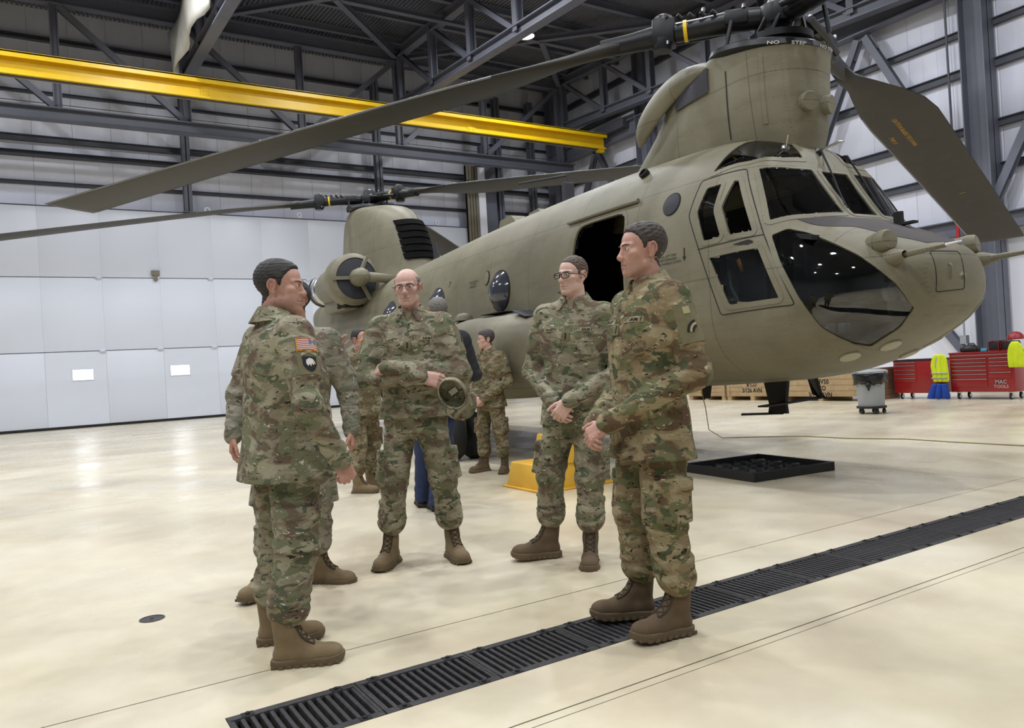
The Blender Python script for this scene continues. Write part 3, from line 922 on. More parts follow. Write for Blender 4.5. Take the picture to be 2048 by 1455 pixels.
# sponson along the cabin side
def sponson(side):
    st = [(2.3, .12, .3), (2.34, .26, .52), (2.45, .4, .76), (2.7, .53, .96), (3.2, .6, 1.07), (4, .61, 1.1), (8.5, .6, 1.08), (9.3, .54, .9), (10.0, .4, .6), (10.3, .1, .1)]
    m = MB(); n = 40; vs = []
    ss = np.concatenate([np.linspace(2.3, 2.6, 10), np.linspace(2.65, 3.2, 7), np.linspace(3.5, 8.5, 10), np.linspace(8.7, 10.3, 8)])
    fw = pchip([a[0] for a in st], [a[1] for a in st]); fh = pchip([a[0] for a in st], [a[2] for a in st])
    for s in ss:
        w, h = fw(s), fh(s)
        for k in range(n):
            t = 2 * PI * k / n; c, q = math.cos(t), math.sin(t)
            vs.append((side * (1.15 + w * np.sign(c) * abs(c) ** .72), s, 1.33 + h / 2 * np.sign(q) * abs(q) ** .72 - (.12 if h < .8 else 0) * (1 - h / .86)))
    L = len(ss)
    fs = [(i * n + k, i * n + (k + 1) % n, (i + 1) * n + (k + 1) % n, (i + 1) * n + k) for i in range(L - 1) for k in range(n)] + [tuple(range(n)), tuple((L - 1) * n + k for k in range(n))]
    m.add(vs, fs)
    o = m.build('fuel_sponson', MAT['heli'], heli, smooth=True)
    MB().box(-.13, .13, -.16, .16, -.004, .004).build('walkway_pad', MAT['vent'], heli, (side * 1.36, 2.78, 1.82), (.3, 0, 0))
    MB().box(-.12, .12, -.3, .3, -.004, .004).build('walkway_pad', MAT['vent'], heli, (side * 1.34, 3.5, 1.885), (.0, 0, 0))
    MB().lathe([(.13, 0), (.12, .06), (.07, .1), (0, .11)], 16, cap=False).build('fuel_cap', MAT['heli'], heli, (side * 1.4, 4.4, 1.86), smooth=True)
    return o
for side in (-1, 1): sponson(side)
# landing gear
def wheel(x, y):
    w = empty('landing_wheel', (x, y, .31), parent=heli)
    MB().lathe([(.14, -.09), (.22, -.105), (.28, -.095), (.31, -.05), (.313, 0), (.31, .05), (.28, .095), (.22, .105), (.14, .09)], 36, 0, axis=(1, 0, 0)).build('tyre', MAT['tyre'], w, smooth=True, angle=40)
    MB().lathe([(.15, -.08), (.13, -.04), (.05, -.03), (.04, -.1), (.0, -.1)], 20, 0, axis=(1, 0, 0), cap=False).lathe([(.15, .08), (.13, .04), (.05, .03), (.04, .1), (.0, .1)], 20, 0, axis=(1, 0, 0), cap=False).build('rim', MAT['vent'], w, smooth=True)
for side in (-1, 1):
    for dx in (-.16, .16): wheel(side * 1.6 + dx, 4.25)
    wheel(side * 1.55, 11.1)
    MB().tube([(side * 1.6, 4.25, .31), (side * 1.6, 4.25, 1.0)], .07, 10).box(side * 1.6 - .15, side * 1.6 + .15, 4.22, 4.28, .28, .34).build('gear_strut', MAT['heli'], heli)
    MB().tube([(side * 1.5, 11.1, .31), (side * 1.35, 11.0, 1.4)], .07, 10).build('gear_strut', MAT['heli'], heli)

# pylons: stacked sections
def stack(name, rows, n=64, mat='heli', tiltf=None, top=True):
    """rows: z, front s, rear s, centre s, half width, rear exponent"""
    cols_ = [pchip([r_[0] for r_ in rows], [r_[k] for r_ in rows]) for k in range(1, 6)]
    zs = np.linspace(rows[0][0], rows[-1][0], 44); vs = []
    for z in zs:
        sf, sr, sc, hw, ne = (f(z) for f in cols_)
        for k in range(n):
            t = 2 * PI * k / n; c, q = math.cos(t), math.sin(t)
            e = 2 / ne if c > 0 else 2 / 2.1
            y = sc + (sr - sc if c > 0 else sc - sf) * np.sign(c) * abs(c) ** e
            x = hw * np.sign(q) * abs(q) ** e
            vs.append((x, y, z + (tiltf(z, y) if tiltf else 0)))
    L = len(zs)
    fs = [(i * n + k, i * n + (k + 1) % n, (i + 1) * n + (k + 1) % n, (i + 1) * n + k) for i in range(L - 1) for k in range(n)]
    if top: fs.append(tuple((L - 1) * n + k for k in range(n)))
    m = MB(); m.add(vs, fs)
    return m
TILT = .17
ft = lambda z, y: TILT * y * max(0, min(1, (z - 3.1) / .8))
fp = stack('forward_pylon', [(2.8, -.22, 2.7, .33, .41, 2.4), (3.0, -.27, 2.6, .3, .43, 2.4), (3.12, -.30, 2.45, .26, .455, 2.4), (3.25, -.33, 2.18, .22, .48, 2.5), (3.45, -.35, 1.8, .2, .505, 2.6), (3.6, -.36, 1.58, .18, .515, 2.6), (3.75, -.36, 1.48, .17, .52, 2.5), (3.88, -.37, 1.33, .16, .525, 2.3), (3.98, -.38, 1.03, .16, .53, 2.1), (4.05, -.40, .75, .16, .535, 2.0)], tiltf=ft)
o = fp.build('forward_pylon', MAT['heli'], heli, smooth=True, angle=50)
fpm = o.data
PB = BVHTree.FromPolygons([v.co for v in fpm.vertices], [tuple(p.vertices) for p in fpm.polygons])
# rounded hood that overhangs the rear of the pylon
hood = MB(); vs = []; nh = 17; rows_ = []
for (s, z, hw, hh) in ((.4, 4.12, .52, .10), (.75, 4.17, .54, .2), (1.08, 4.12, .545, .31), (1.42, 3.97, .54, .38), (1.68, 3.80, .50, .38)):
    for k in range(nh):
        t = PI * (-.16 + 1.32 * k / (nh - 1))
        vs.append((hw * math.cos(t), s, z + .32 * (s - .75) * 0 + hh * math.sin(t) - .12))
hood.add(vs, [(i * nh + k, i * nh + k + 1, (i + 1) * nh + k + 1, (i + 1) * nh + k) for i in range(4) for k in range(nh - 1)])
o = hood.build('pylon_hood', MAT['heli'], heli, smooth=True)
o.modifiers.new('t', 'SOLIDIFY').thickness = .04
sub = o.modifiers.new('s', 'SUBSURF'); sub.levels = sub.render_levels = 2
# radiator panel, round fittings and seams on the pylon
class PConform(Conform): pass
def pyl_patch(poly, off, name, mat, r=.01):
    cf_ = Conform(PB, poly, r)
    if cf_.n[0] * poly[0][0] < 0: cf_.n = -cf_.n
    return cf_.pane(off).build(name, MAT[mat], heli, smooth=True)
for sd in (-1, 1):
    pyl_patch([(sd * .52, 1.02, 4.0), (sd * .52, .48, 4.02), (sd * .52, .48, 3.78), (sd * .52, 1.02, 3.76)][::-sd], .02, 'radiator_screen', 'vent')
    for (a, b, w) in (((-.10, 3.30), (-.12, 3.94), .018), ((.27, 3.25), (.25, 3.9), .008)):
        pyl_patch([(sd * .55, a[0] - w, a[1]), (sd * .55, a[0] + w, a[1]), (sd * .55, b[0] + w, b[1]), (sd * .55, b[0] - w, b[1])], .006 if w > .01 else .003, 'panel_strip', 'heli' if w > .01 else 'stencil', 0)
def pyl_fit(s, z, sd):
    h = PB.ray_cast(Vector((sd * 2, s - .9, z)), Vector((-sd * 2, .9, 0)).normalized())
    if h[0] is None: return
    nrm = h[1] if h[1].x * sd > 0 else -h[1]
    MB().lathe([(.09, -.03), (.09, .05), (.082, .06), (0, .06)], 24, axis=nrm, cap=False).build('round_fairing', MAT['heli'], heli, h[0], smooth=True, angle=40)
pyl_fit(-.28, 3.46, -1); pyl_fit(-.28, 3.46, 1)
ap = stack('aft_pylon', [(2.7, 8.35, 13.5, 11, .8, 2.2), (3.1, 8.6, 13.45, 11, .66, 2.2), (3.4, 8.75, 13.35, 11, .6, 2.2), (4.2, 9.2, 13.1, 11, .56, 2.2), (4.55, 9.55, 12.95, 11.1, .54, 2.2), (4.75, 9.95, 12.75, 11.3, .5, 2.1), (4.85, 10.5, 12.45, 11.5, .46, 2.0), (4.88, 10.9, 12.3, 11.6, .42, 2.0)], tiltf=lambda z, y: .07 * (y - 11) * max(0, min(1, (z - 4.0) / .8)))
o = ap.build('aft_pylon', MAT['heli'], heli, smooth=True, angle=60)
AB = BVHTree.FromPolygons([v.co for v in o.data.vertices], [tuple(p.vertices) for p in o.data.polygons])
# black cooling louvre on the leading edge of the aft pylon
for k in range(6):
    z0 = 3.42 + k * .145
    m = MB(); pts = []; pts2 = []
    for t in np.linspace(-1, 1, 13):
        d = Vector((t * .9, 1, 0)).normalized()
        for zz, lst in ((z0, pts), (z0 + .12, pts2)):
            h = AB.ray_cast(Vector((t * .3, 7.5, zz)), Vector((0, 1, 0)))
            lst.append(h[0] - Vector((-t * .015, .03 if lst is pts else .012, 0)))
    n = len(pts); m.add(pts + pts2, [(i, i + 1, n + i + 1, n + i) for i in range(n - 1)])
    ob = m.build('louvre_slat', MAT['louvre'], heli); ob.modifiers.new('t', 'SOLIDIFY').thickness = .03
MB().tube([(0, 9.0, 3.3), (0, 9.35, 4.3)], .012, 6).build('louvre_spine', MAT['vent'], heli)

# rotor drive rings, hubs and blades
def blade_mesh(sign, droop=1.32):
    """blade along +x from r=.55, leading edge toward sign*y"""
    m = MB(); n = 18; vs = []; R = 9.14
    rs = [1.55, 1.8, 2.1, 2.5, 2.9, 3.3, 4.2, 5.2, 6.2, 7.2, 8.2, 8.8, 9.05, R]
    ch = [.17, .2, .32, .55, .74, .81, .81, .81, .81, .81, .81, .81, .81, .78]
    th = [.16, .15, .13, .11, .1, .095, .09, .085, .08, .075, .07, .06, .045, .015]
    for r_, c, t_ in zip(rs, ch, th):
        tw = math.radians(10 - 9 * (r_ / R)) * -sign
        f = (r_ - 1.2) / (R - 1.2)
        dz = -droop * ((r_ - .5) / (R - .5)) ** 1.12 if r_ > .5 else 0
        for k in range(n):
            a = 2 * PI * k / n
            u = .5 * (1 + math.cos(a))            # 0 leading .. 1 trailing
            yy = (.27 - u) * c if c > .3 else (.5 - u) * c
            prof = (1 - abs(2 * u - .62) ** 2.2 * .55) * math.sqrt(max(0, 1 - (2 * u - 1) ** 2)) * t_ * .5 if c > .3 else math.sin(a) * 0 + math.sqrt(max(0, 1 - (2 * u - 1) ** 2)) * t_ * .5
            zz = prof * (1 if math.sin(a) >= 0 else -.8)
            y2 = (yy * math.cos(tw) - zz * math.sin(tw)) ; z2 = yy * math.sin(tw) + zz * math.cos(tw)
            vs.append((r_, sign * y2 if sign > 0 else -y2, z2 + dz))
    L = len(rs)
    fs = [(i * n + k, i * n + (k + 1) % n, (i + 1) * n + (k + 1) % n, (i + 1) * n + k) for i in range(L - 1) for k in range(n)] + [tuple(range(n)), tuple((L - 1) * n + k for k in range(n))]
    m.add(vs, fs)
    me_ = m.mesh('rotor_blade', [MAT['blade'], MAT['blade_edge']], smooth=True)
    idx = []
    for p in me_.polygons:
        k = p.index % n if p.index < (L - 1) * n else -1
        idx.append(1 if k in (8, 9) and p.index // n > 3 else 0)
    me_.polygons.foreach_set('material_index', idx)
    return me_
def arm_meshes():
    a = MB()
    a.tube([(.12, 0, .0), (.34, 0, .0), (.5, 0, -.005)], [.1, .11, .1], 14)
    a.box(.3, .52, -.13, .13, -.07, .07, bev=.02)
    a.tube([(.5, 0, -.01), (.75, 0, -.03), (1.0, 0, -.05)], [.105, .095, .095], 16)
    a.box(1.0, 1.22, -.12, .12, -.17, .08, bev=.02)
    a.lathe([(.09, -.16), (.1, -.14), (.1, .1), (.075, .13), (.04, .14), (0, .14)], 16, 0, (1.12, 0, 0))
    a.lathe([(.09, -.23), (.1, -.2), (.1, -.12), (0, -.12)], 16, 0, (1.12, .03, 0))
    a.box(.55, .8, -.2, -.08, -.06, .02, bev=.015)
    a.tube([(.3, -.17, .0), (.7, -.17, -.05), (1.12, -.13, -.1)], .035, 10)
    a.tube([(.45, .16, -.06), (.5, .18, -.32)], .022, 8)
    a.tube([(1.2, 0, -.07), (1.45, 0, -.1), (1.75, 0, -.13)], [.1, .085, .08], 16, sy=1.1)
    for k in range(5): a.tube([(.6 + .11 * k, .09, .05), (.64 + .11 * k, .12, .08)], .02, 6)
    y = MB(); y.tube([(.88, 0, -.04), (.915, 0, -.043)], .105, 20)
    c = [MB().lathe([(.018, -.01), (.018, .025), (0, .03)], 8, 0, q).mesh('fitting', MAT['chrome']) for q in ((.34, .12, .08), (.5, -.1, .1), (1.06, .1, -.18), (1.2, -.1, .1), (.72, .1, .1))]
    return a.mesh('hub_arm', MAT['hub'], smooth=True, angle=45), y.mesh('yellow_band', MAT['yellow']), c
ARM, BAND, FIT = arm_meshes()
def rotor(name, c, droop, azs, sign, tilt, parent):
    ro = empty(name, c, parent=parent)
    hubm = MB(); hubm.lathe([(.09, -.42), (.09, -.1), (.2, -.09), (.22, 0), (.2, .08), (.13, .12), (.11, .2), (.05, .24), (0, .24)], 24, cap=False)
    hubm.lathe([(.26, -.28), (.3, -.26), (.3, -.2), (.24, -.18)], 24)
    for k in range(9):
        a = 2 * PI * k / 9; hubm.tube([(.27 * math.cos(a), .27 * math.sin(a), -.24), (.2 * math.cos(a + .3), .2 * math.sin(a + .3), -.05)], .018, 6)
    rot = Matrix.Rotation(-tilt, 4, 'X').inverted()
    ho = hubm.build('hub_core', MAT['hub'], ro, smooth=True, angle=40); ho.rotation_euler = (tilt, 0, 0)
    bm_ = blade_mesh(sign, droop)
    for az, ex in azs:
        a = math.radians(az)
        # disc tilted forward: arms follow the tilted plane
        d = Vector((math.cos(a), math.sin(a), math.sin(a) * math.tan(tilt)))
        el = math.atan2(d.z, 1) + ex
        for nm, ms in (('hub_arm', ARM), ('yellow_band', BAND), ('rotor_blade', bm_)) + tuple(('fitting', f_) for f_ in FIT):
            ob = link(nm, ms, ro); ob.rotation_mode = 'XYZ'
            ob.rotation_euler = (0, -el, a)
    return ro
def blade_text(ro, az, ex, tilt, sign, droop, items):
    me_ = blade_mesh(sign, droop)
    B = BVHTree.FromPolygons([v.co for v in me_.vertices], [tuple(q.vertices) for q in me_.polygons])
    a = math.radians(az); el = math.atan2(math.sin(a) * math.tan(tilt), 1) + ex
    for txt, r0, y0, size, mt in items:
        vs, fs = text_mesh(txt, size, .001, res=1)
        m = MB(); pv = []
        for v in vs:
            q = B.ray_cast(Vector((r0 + v.x, y0 - v.y, -4)), Vector((0, 0, 1)))
            pv.append((q[0] if q[0] else Vector((r0 + v.x, y0 - v.y, -1))) - Vector((0, 0, .004)))
        m.add(pv, fs)
        o = m.build('stencil', MAT[mt], ro); o.rotation_euler = (0, -el, a)
fr_ = rotor('forward_rotor', (0, 0, 4.42), 1.38, ((131.8, 0), (18.2, -.036), (252.0, 0)), 1, math.radians(5.5), heli)
blade_text(fr_, 18.2, -.036, math.radians(5.5), 1, 1.38, [('CAUTION BLADE TIE DOWN', 3.6, -.12, .075, 'stencil_yellow'), ('7WD D', 3.75, .06, .075, 'stencil_yellow'), ('I', 6.3, -.2, .12, 'stencil_yellow')])
ar_ = rotor('aft_rotor', (0, 11.72, 5.2), .97, ((162, 0), (285.5, 0), (44, 0)), -1, math.radians(1.5), heli)
def ringobj(c, R, r_, tilt):
    pts = [(R * math.cos(a), R * math.sin(a), 0) for a in np.linspace(0, 2 * PI, 40)]
    m = MB(); m.lathe([(R - .16, .05), (R - .02, .05), (R + .05, .02), (R + .065, -.03), (R + .02, -.07), (R - .16, -.07)], 48, cap=True)
    o = m.build('pylon_ring', MAT['hub'], heli, c, (tilt, 0, 0), smooth=True, angle=45)
    return o
ringobj((0, .165, 4.095), .515, .05, math.atan(TILT))
ringobj((0, 11.62, 4.97), .5, .05, math.radians(4))
# white stencils on the forward ring
for txt, az in (('STEP', -112), ('NO STEP', -75), ('NO', -135)):
    vs, fs = text_mesh(txt, .07, .001)
    m = MB(); a0 = math.radians(az)
    pv = []
    for v in vs:
        a = a0 + v.x / .575
        p = Vector((math.cos(a) * .582, math.sin(a) * .582, v.y * .6 - .025)); pv.append(p)
    m.add(pv, fs); m.build('stencil', MAT['white_mark'], heli, (0, .165, 4.095), (math.atan(TILT), 0, 0))

# engines
def engine(side):
    e = empty('engine_nacelle', (side * 1.3, 9.2, 3.05), parent=heli)
    AX = (0, 1, 0)
    MB().lathe([(.4, -.12), (.48, -.06), (.5, .0), (.5, .35), (.45, .5), (.38, .62), (.37, 1.3), (.33, 1.6), (.30, 1.7)], 40, axis=AX, cap=False).build('nacelle', MAT['heli'], e, smooth=True, angle=50)
    MB().lathe([(.43, -.095), (.3, -.13), (.12, -.15), (0, -.15)], 40, axis=AX, cap=False).build('intake_screen', MAT['vent'], e, smooth=True)
    MB().lathe([(.0, -.58), (.08, -.57), (.14, -.5), (.17, -.38), (.17, -.2), (.14, -.1)], 24, axis=AX, cap=False).build('gearbox_fairing', MAT['heli'], e, smooth=True)
    st = MB()
    for a in (180, 180 + 122, 0 + 62):
        r_ = math.radians(a if side < 0 else 180 - a)
        d = Vector((math.cos(r_), 0, math.sin(r_)))
        st.beam(d * .12 + Vector((0, -.2, 0)), d * .47 + Vector((0, -.12, 0)), .05, .06)
    st.build('intake_strut', MAT['heli'], e)
    MB().tube([(0, -.4, .0), (-side * .3, -.42, -.02), (-side * .85, -.42, -.08)], [.1, .09, .085], 16).build('drive_shaft_fairing', MAT['heli'], e, smooth=True)
    MB().lathe([(.3, 1.7), (.33, 1.72), (.33, 1.85), (.29, 1.86), (.29, 1.95), (.34, 1.96), (.34, 2.15), (.3, 2.2), (.27, 2.2), (.2, 1.9), (0, 1.9)], 32, axis=AX, cap=False).build('exhaust_ring', MAT['chrome'], e, smooth=True, angle=30)
    MB().lathe([(.345, 1.97), (.345, 2.08)], 32, axis=AX, cap=False).build('exhaust_band', MAT['black'], e)
    MB().box(-.16, .16, .3, 1.6, -.55, -.3, bev=.05).build('engine_mount', MAT['heli'], e)
    for k in range(7): MB().box(-.18, .18, .1 + k * .08, .14 + k * .08, -.52, -.4).build('cooling_fin', MAT['black'], e)
for side in (-1, 1): engine(side)

# nose fittings
def nose_light(l, s, z, d):
    h = HBVH.find_nearest(Vector((l, s, z)))
    MB().lathe([(.085, -.06), (.09, .06), (.082, .1), (.07, .115), (0, .12)], 24, axis=d, cap=False).build('nose_fairing', MAT['heli'], heli, h[0], smooth=True, angle=40)
nose_light(-.57, -1.27, 1.99, (-.25, -1, .15)); nose_light(.57, -1.27, 1.99, (.25, -1, .15))
for sd in (-1, 1):
    h = HBVH.find_nearest(Vector((sd * .58, -1.38, 1.86)))[0]
    p = MB(); p.lathe([(.07, -.05), (.065, .03), (.04, .1), (.028, .14)], 16, axis=(sd * .35, -1, .04), c=h, cap=False)
    d = Vector((sd * .12, -1, .05)).normalized()
    p.tube([h + d * .1, h + d * .45], [.026, .018], 10)
    p.build('pitot_base', MAT['heli'], heli, smooth=True, angle=40)
    MB().tube([h + d * .43, h + d * .5, h + d * .58], [.015, .012, .008], 8).build('pitot_tip', MAT['chrome'], heli)
h = HBVH.find_nearest(Vector((.1, -1.05, 2.3)))[0]
MB().box(-.02, .02, -.035, .035, 0, .11).box(-.035, .035, -.15, .15, -.01, .01).build('nose_antenna', MAT['black'], heli, h)
h = HBVH.find_nearest(Vector((.0, -1.56, 1.72)))
Conform(HBVH, [(-.3, -1.5, 1.9), (.02, -1.56, 1.9), (.02, -1.56, 1.6), (-.3, -1.5, 1.58)], .02).ring(.003, .003, .003, -.005).build('panel_seam', MAT['stencil'], heli)
MB().tube([(-.16, -1.568, 1.8), (-.16, -1.59, 1.78), (-.16, -1.59, 1.7), (-.16, -1.568, 1.68)], .008, 6).build('grab_handle', MAT['heli'], heli)
for (l, s) in ((-.46, -.87), (-.25, -1.1), (.3, -.9)):
    hh = HBVH.ray_cast(Vector((l, s, 0)), Vector((0, 0, 1)))
    MB().lathe([(.085, 0), (.085, .012), (.07, .018), (0, .018)], 24, axis=-hh[1] if hh[1].z > 0 else hh[1], cap=False).build('belly_disc', MAT['disc'], heli, hh[0], smooth=True, angle=40)
# blade antennas under the belly
def belly_ant(l, s, zt, pts, w):
    MB().prism([(l - w, s + a, b) for a, b in pts], (2 * w, 0, 0)).build('belly_antenna', MAT['black'], heli)
belly_ant(0, .33, 0, [(-.16, .92), (.14, .92), (.08, .66), (.10, .58), (-.13, .58), (-.12, .66)], .02)
MB().obox((-.06, .47, .575), (.125, -.16, 0), (.03, .024, 0), (0, 0, .009)).build('belly_antenna', MAT['black'], heli)
MB().prism([(.36, .16, .92), (.62, .46, .92), (.74, .50, .72), (.80, .46, .68), (.62, .26, .68), (.60, .30, .72)], (.02, -.03, 0)).build('belly_antenna', MAT['black'], heli)
MB().obox((.22, .30, .68), (.62, .15, 0), (-.012, .05, 0), (0, 0, .008)).build('belly_antenna', MAT['black'], heli)
MB().prism([(-.27, .95, .9), (-.27, 1.1, .9), (-.27, 1.07, .74), (-.27, .99, .74)], (.02, 0, 0)).build('belly_antenna', MAT['black'], heli)
# crown fittings
MB().tube([(0, 3.75, 3.33), (0, 3.75, 3.82), (-.05, 4.0, 3.82)], .02, 8).tube([(0, 3.75, 3.8), (-.55, 4.15, 3.74)], .016, 8).build('crown_antenna', MAT['vent'], heli)
MB().box(-.08, .08, 3.7, 3.8, 3.3, 3.7, bev=.02).build('crown_mast', MAT['vent'], heli)
MB().prism([(-.12, 4.9, 3.3), (-.12, 5.6, 3.27), (-.12, 5.5, 3.5), (-.12, 5.15, 3.52)], (.24, 0, 0)).build('crown_fairing', MAT['heli'], heli)
MB().prism([(-.1, 4.2, 3.3), (-.1, 4.75, 3.3), (-.1, 4.65, 3.45), (-.1, 4.4, 3.47)], (.2, 0, 0)).build('crown_fairing', MAT['heli'], heli)
MB().prism([(-.015, 8.0, 3.1), (-.015, 8.3, 3.1), (-.015, 8.35, 3.62), (-.015, 8.2, 3.62)], (.03, 0, 0)).build('crown_fin', MAT['vent'], heli)
h = HBVH.ray_cast(Vector((-3, 1.21, 3.12)), Vector((1, 0, 0)))[0]
MB().lathe([(.055, 0), (.055, .05), (.045, .055), (.045, -.04), (0, -.04)], 20, axis=(-.8, 0, .6), c=h, cap=False).build('drain_pipe', MAT['black'], heli, smooth=True, angle=40)
# wipers and wire cutter loops above the windscreens
for (a, b) in (((-.02, -.33, 2.97), (-.22, -.72, 2.42)), ((.34, -.33, 2.96), (.27, -.72, 2.42))):
    pa, pb = (HBVH.find_nearest(Vector(q))[0] for q in (a, b))
    up_ = Vector((0, -.05, .035)); w_ = MB()
    w_.tube([pa, pa + up_ * .6, (pa + pb) / 2 + up_ * .6, pb + up_ * .4], [.012, .011, .008, .006], 8)
    w_.tube([(pa + pb) / 2 + up_ * .3, pb + up_ * .3 + Vector((0, -.03, -.03))], .006, 6)
    w_.box(pa.x - .018, pa.x + .018, pa.y - .02, pa.y + .02, pa.z - .01, pa.z + .03)
    w_.build('windscreen_wiper', MAT['black'], heli)
pp = PB.ray_cast(Vector((.02, -3, 3.02)), Vector((0, 1, 0)))[0]
lw = MB(); lw.lathe([(.03, 0), (.03, .04), (0, .04)], 12, axis=(0, -1, .2), c=pp, cap=False)
lw.tube([pp + Vector((.0, -.04, .01)), pp + Vector((.08, -.2, .06)), pp + Vector((.16, -.2, .07)), pp + Vector((.05, -.04, .02))], .008, 6)
lw.tube([pp, pp + Vector((-.04, -.04, -.09)), pp + Vector((0, -.05, -.13)), pp + Vector((.04, -.04, -.09)), pp], .004, 5)
lw.build('wire_loop', MAT['chrome'], heli)
oat = HBVH.find_nearest(Vector((-.38, -.27, 3.02)))[0]
MB().lathe([(.035, -.004), (.035, .008), (.012, .01), (.012, .0), (0, 0)], 16, axis=(-.3, -.6, .6), c=oat, cap=False).tube([oat, oat + Vector((-.02, -.05, .1))], .006, 6).build('temperature_probe', MAT['chrome'], heli)
# cockpit door handle, stencils
h = on_hull(-1, -.36, 2.13, .004)
hp = Conform(HBVH, [(-1.1, -.26, 2.135), (-1.1, -.42, 2.155), (-1.1, -.47, 2.13), (-1.1, -.42, 2.105)], .02)
hp.pane(.004).build('door_handle_recess', MAT['stencil'], heli)
def side_text(txt, s, z, size, mat='stencil'):
    vs, fs = text_mesh(txt, size, 0)
    m = MB(); pv = []
    for v in vs:
        q = HBVH.ray_cast(Vector((-3, s - v.x, z + v.y)), Vector((1, 0, 0)))
        pv.append((q[0] if q[0] else Vector((-1.17, s - v.x, z + v.y))) + Vector((-.003, 0, 0)))
    m.add(pv, fs); m.build('stencil', MAT[mat], heli)
side_text('PULL ATT ITEM\nSTEP FORWARD\nTURN HANDLE DOWN', .52, 2.12, .034)
side_text('7', 5.35, 2.47, .12)
side_text('RESCUE ACCESS\nCUT HERE\nEMERGENCY', 4.55, 2.38, .035)
ar = MB(); ar.prism([on_hull(-1, .3 + a, z, .003) for a, z in ((-.006, 2.2), (.006, 2.2), (.006, 2.12), (.02, 2.12), (0, 2.08), (-.02, 2.12), (-.006, 2.12))], (-.002, 0, 0)); ar.build('arrow_mark', MAT['stencil'], heli)
ar = MB(); ar.prism([on_hull(-1, 2.32 + a, 2.02 + b, .003) for a, b in ((.06, -.006), (.06, .006), (0, .006), (0, .02), (-.04, 0), (0, -.02), (0, -.006))], (-.002, 0, 0)); ar.build('arrow_mark', MAT['stencil'], heli)
# yellow stencils under the right blade and a white mark near its root are lettering on that blade
# cockpit and cabin fittings seen through the glass
def seat(x, y):
    s_ = empty('pilot_seat', (x, y, 1.05), parent=heli)
    MB().box(-.24, .24, -.28, .22, .32, .44, bev=.04).box(-.26, .26, .2, .32, .4, 1.12, bev=.05).box(-.14, .14, .22, .3, 1.12, 1.36, bev=.04).build('cushion', MAT['seat'], s_, smooth=True, angle=40)
    MB().box(-.2, .2, -.2, .25, 0, .32).box(-.3, -.26, -.1, .3, .3, 1.0).box(.26, .3, -.1, .3, .3, 1.0).build('seat_frame', MAT['cabin_shade'], s_)
    for dx in (-.1, .1):
        MB().tube([(dx, .2, 1.1), (dx * .9, .16, .8), (dx * .4, -.05, .5)], .022, 6, sy=.3).build('harness_belt', MAT['belt'], s_)
for x in (-.55, .55): seat(x, .25)
ip = empty('instrument_panel', (0, -.72, 1.3), parent=heli)
MB().box(-.8, .8, -.05, .1, .28, .82, bev=.03).box(-.16, .16, .05, .75, -.2, .4, bev=.03).build('console', MAT['cabin_shade'], ip, smooth=True, angle=40)
MB().prism([(-.86, -.16, .82), (-.86, .16, .9), (-.86, .16, .86), (-.86, -.16, .78)], (1.72, 0, 0)).build('glare_shield', MAT['black'], ip)
for k in range(5):
    MB().box(-.66 + k * .28, -.44 + k * .28, .1, .108, .42, .66, bev=.01).build('display', MAT['bubble'], ip)
for sx in (-1, 1):
    MB().tube([(sx * .55, -.25, 1.05), (sx * .55, -.2, 1.55)], .02, 8).box(sx * .55 - .05, sx * .55 + .05, -.24, -.18, 1.5, 1.62, bev=.015).build('control_stick', MAT['black'], heli)
    for dx in (-.1, .1): MB().box(sx * .55 + dx - .05, sx * .55 + dx + .05, -.86, -.8, 1.28, 1.4, bev=.01).tube([(sx * .55 + dx, -.83, 1.34), (sx * .55 + dx, -.5, 1.2)], .014, 6).build('rudder_pedal', MAT['galv'], heli)
for (x, z) in ((-.28, 1.62), (-.22, 1.5)):
    MB().lathe([(.075, 0), (.075, -.05), (.06, -.06), (0, -.065)], 24, axis=(0, 1, 0), cap=False).build('search_light', MAT['lens'], heli, (x, -1.12, z), smooth=True, angle=40)
MB().box(-.72, .72, -.45, 1.0, 1.12, 1.15).box(-.85, .85, 1.0, 9, 1.08, 1.11).build('cabin_floor', MAT['cabin_shade'], heli)
MB().box(-.85, -.4, .78, .84, 1.1, 2.8).box(.4, .85, .78, .84, 1.1, 2.8).build('cockpit_bulkhead', MAT['cabin_shade'], heli)
MB().tube([(-.98, -.2, 2.02), (-.99, -.25, 1.9)], .02, 8, sy=.4).build('jettison_handle', MAT['orange'], heli)

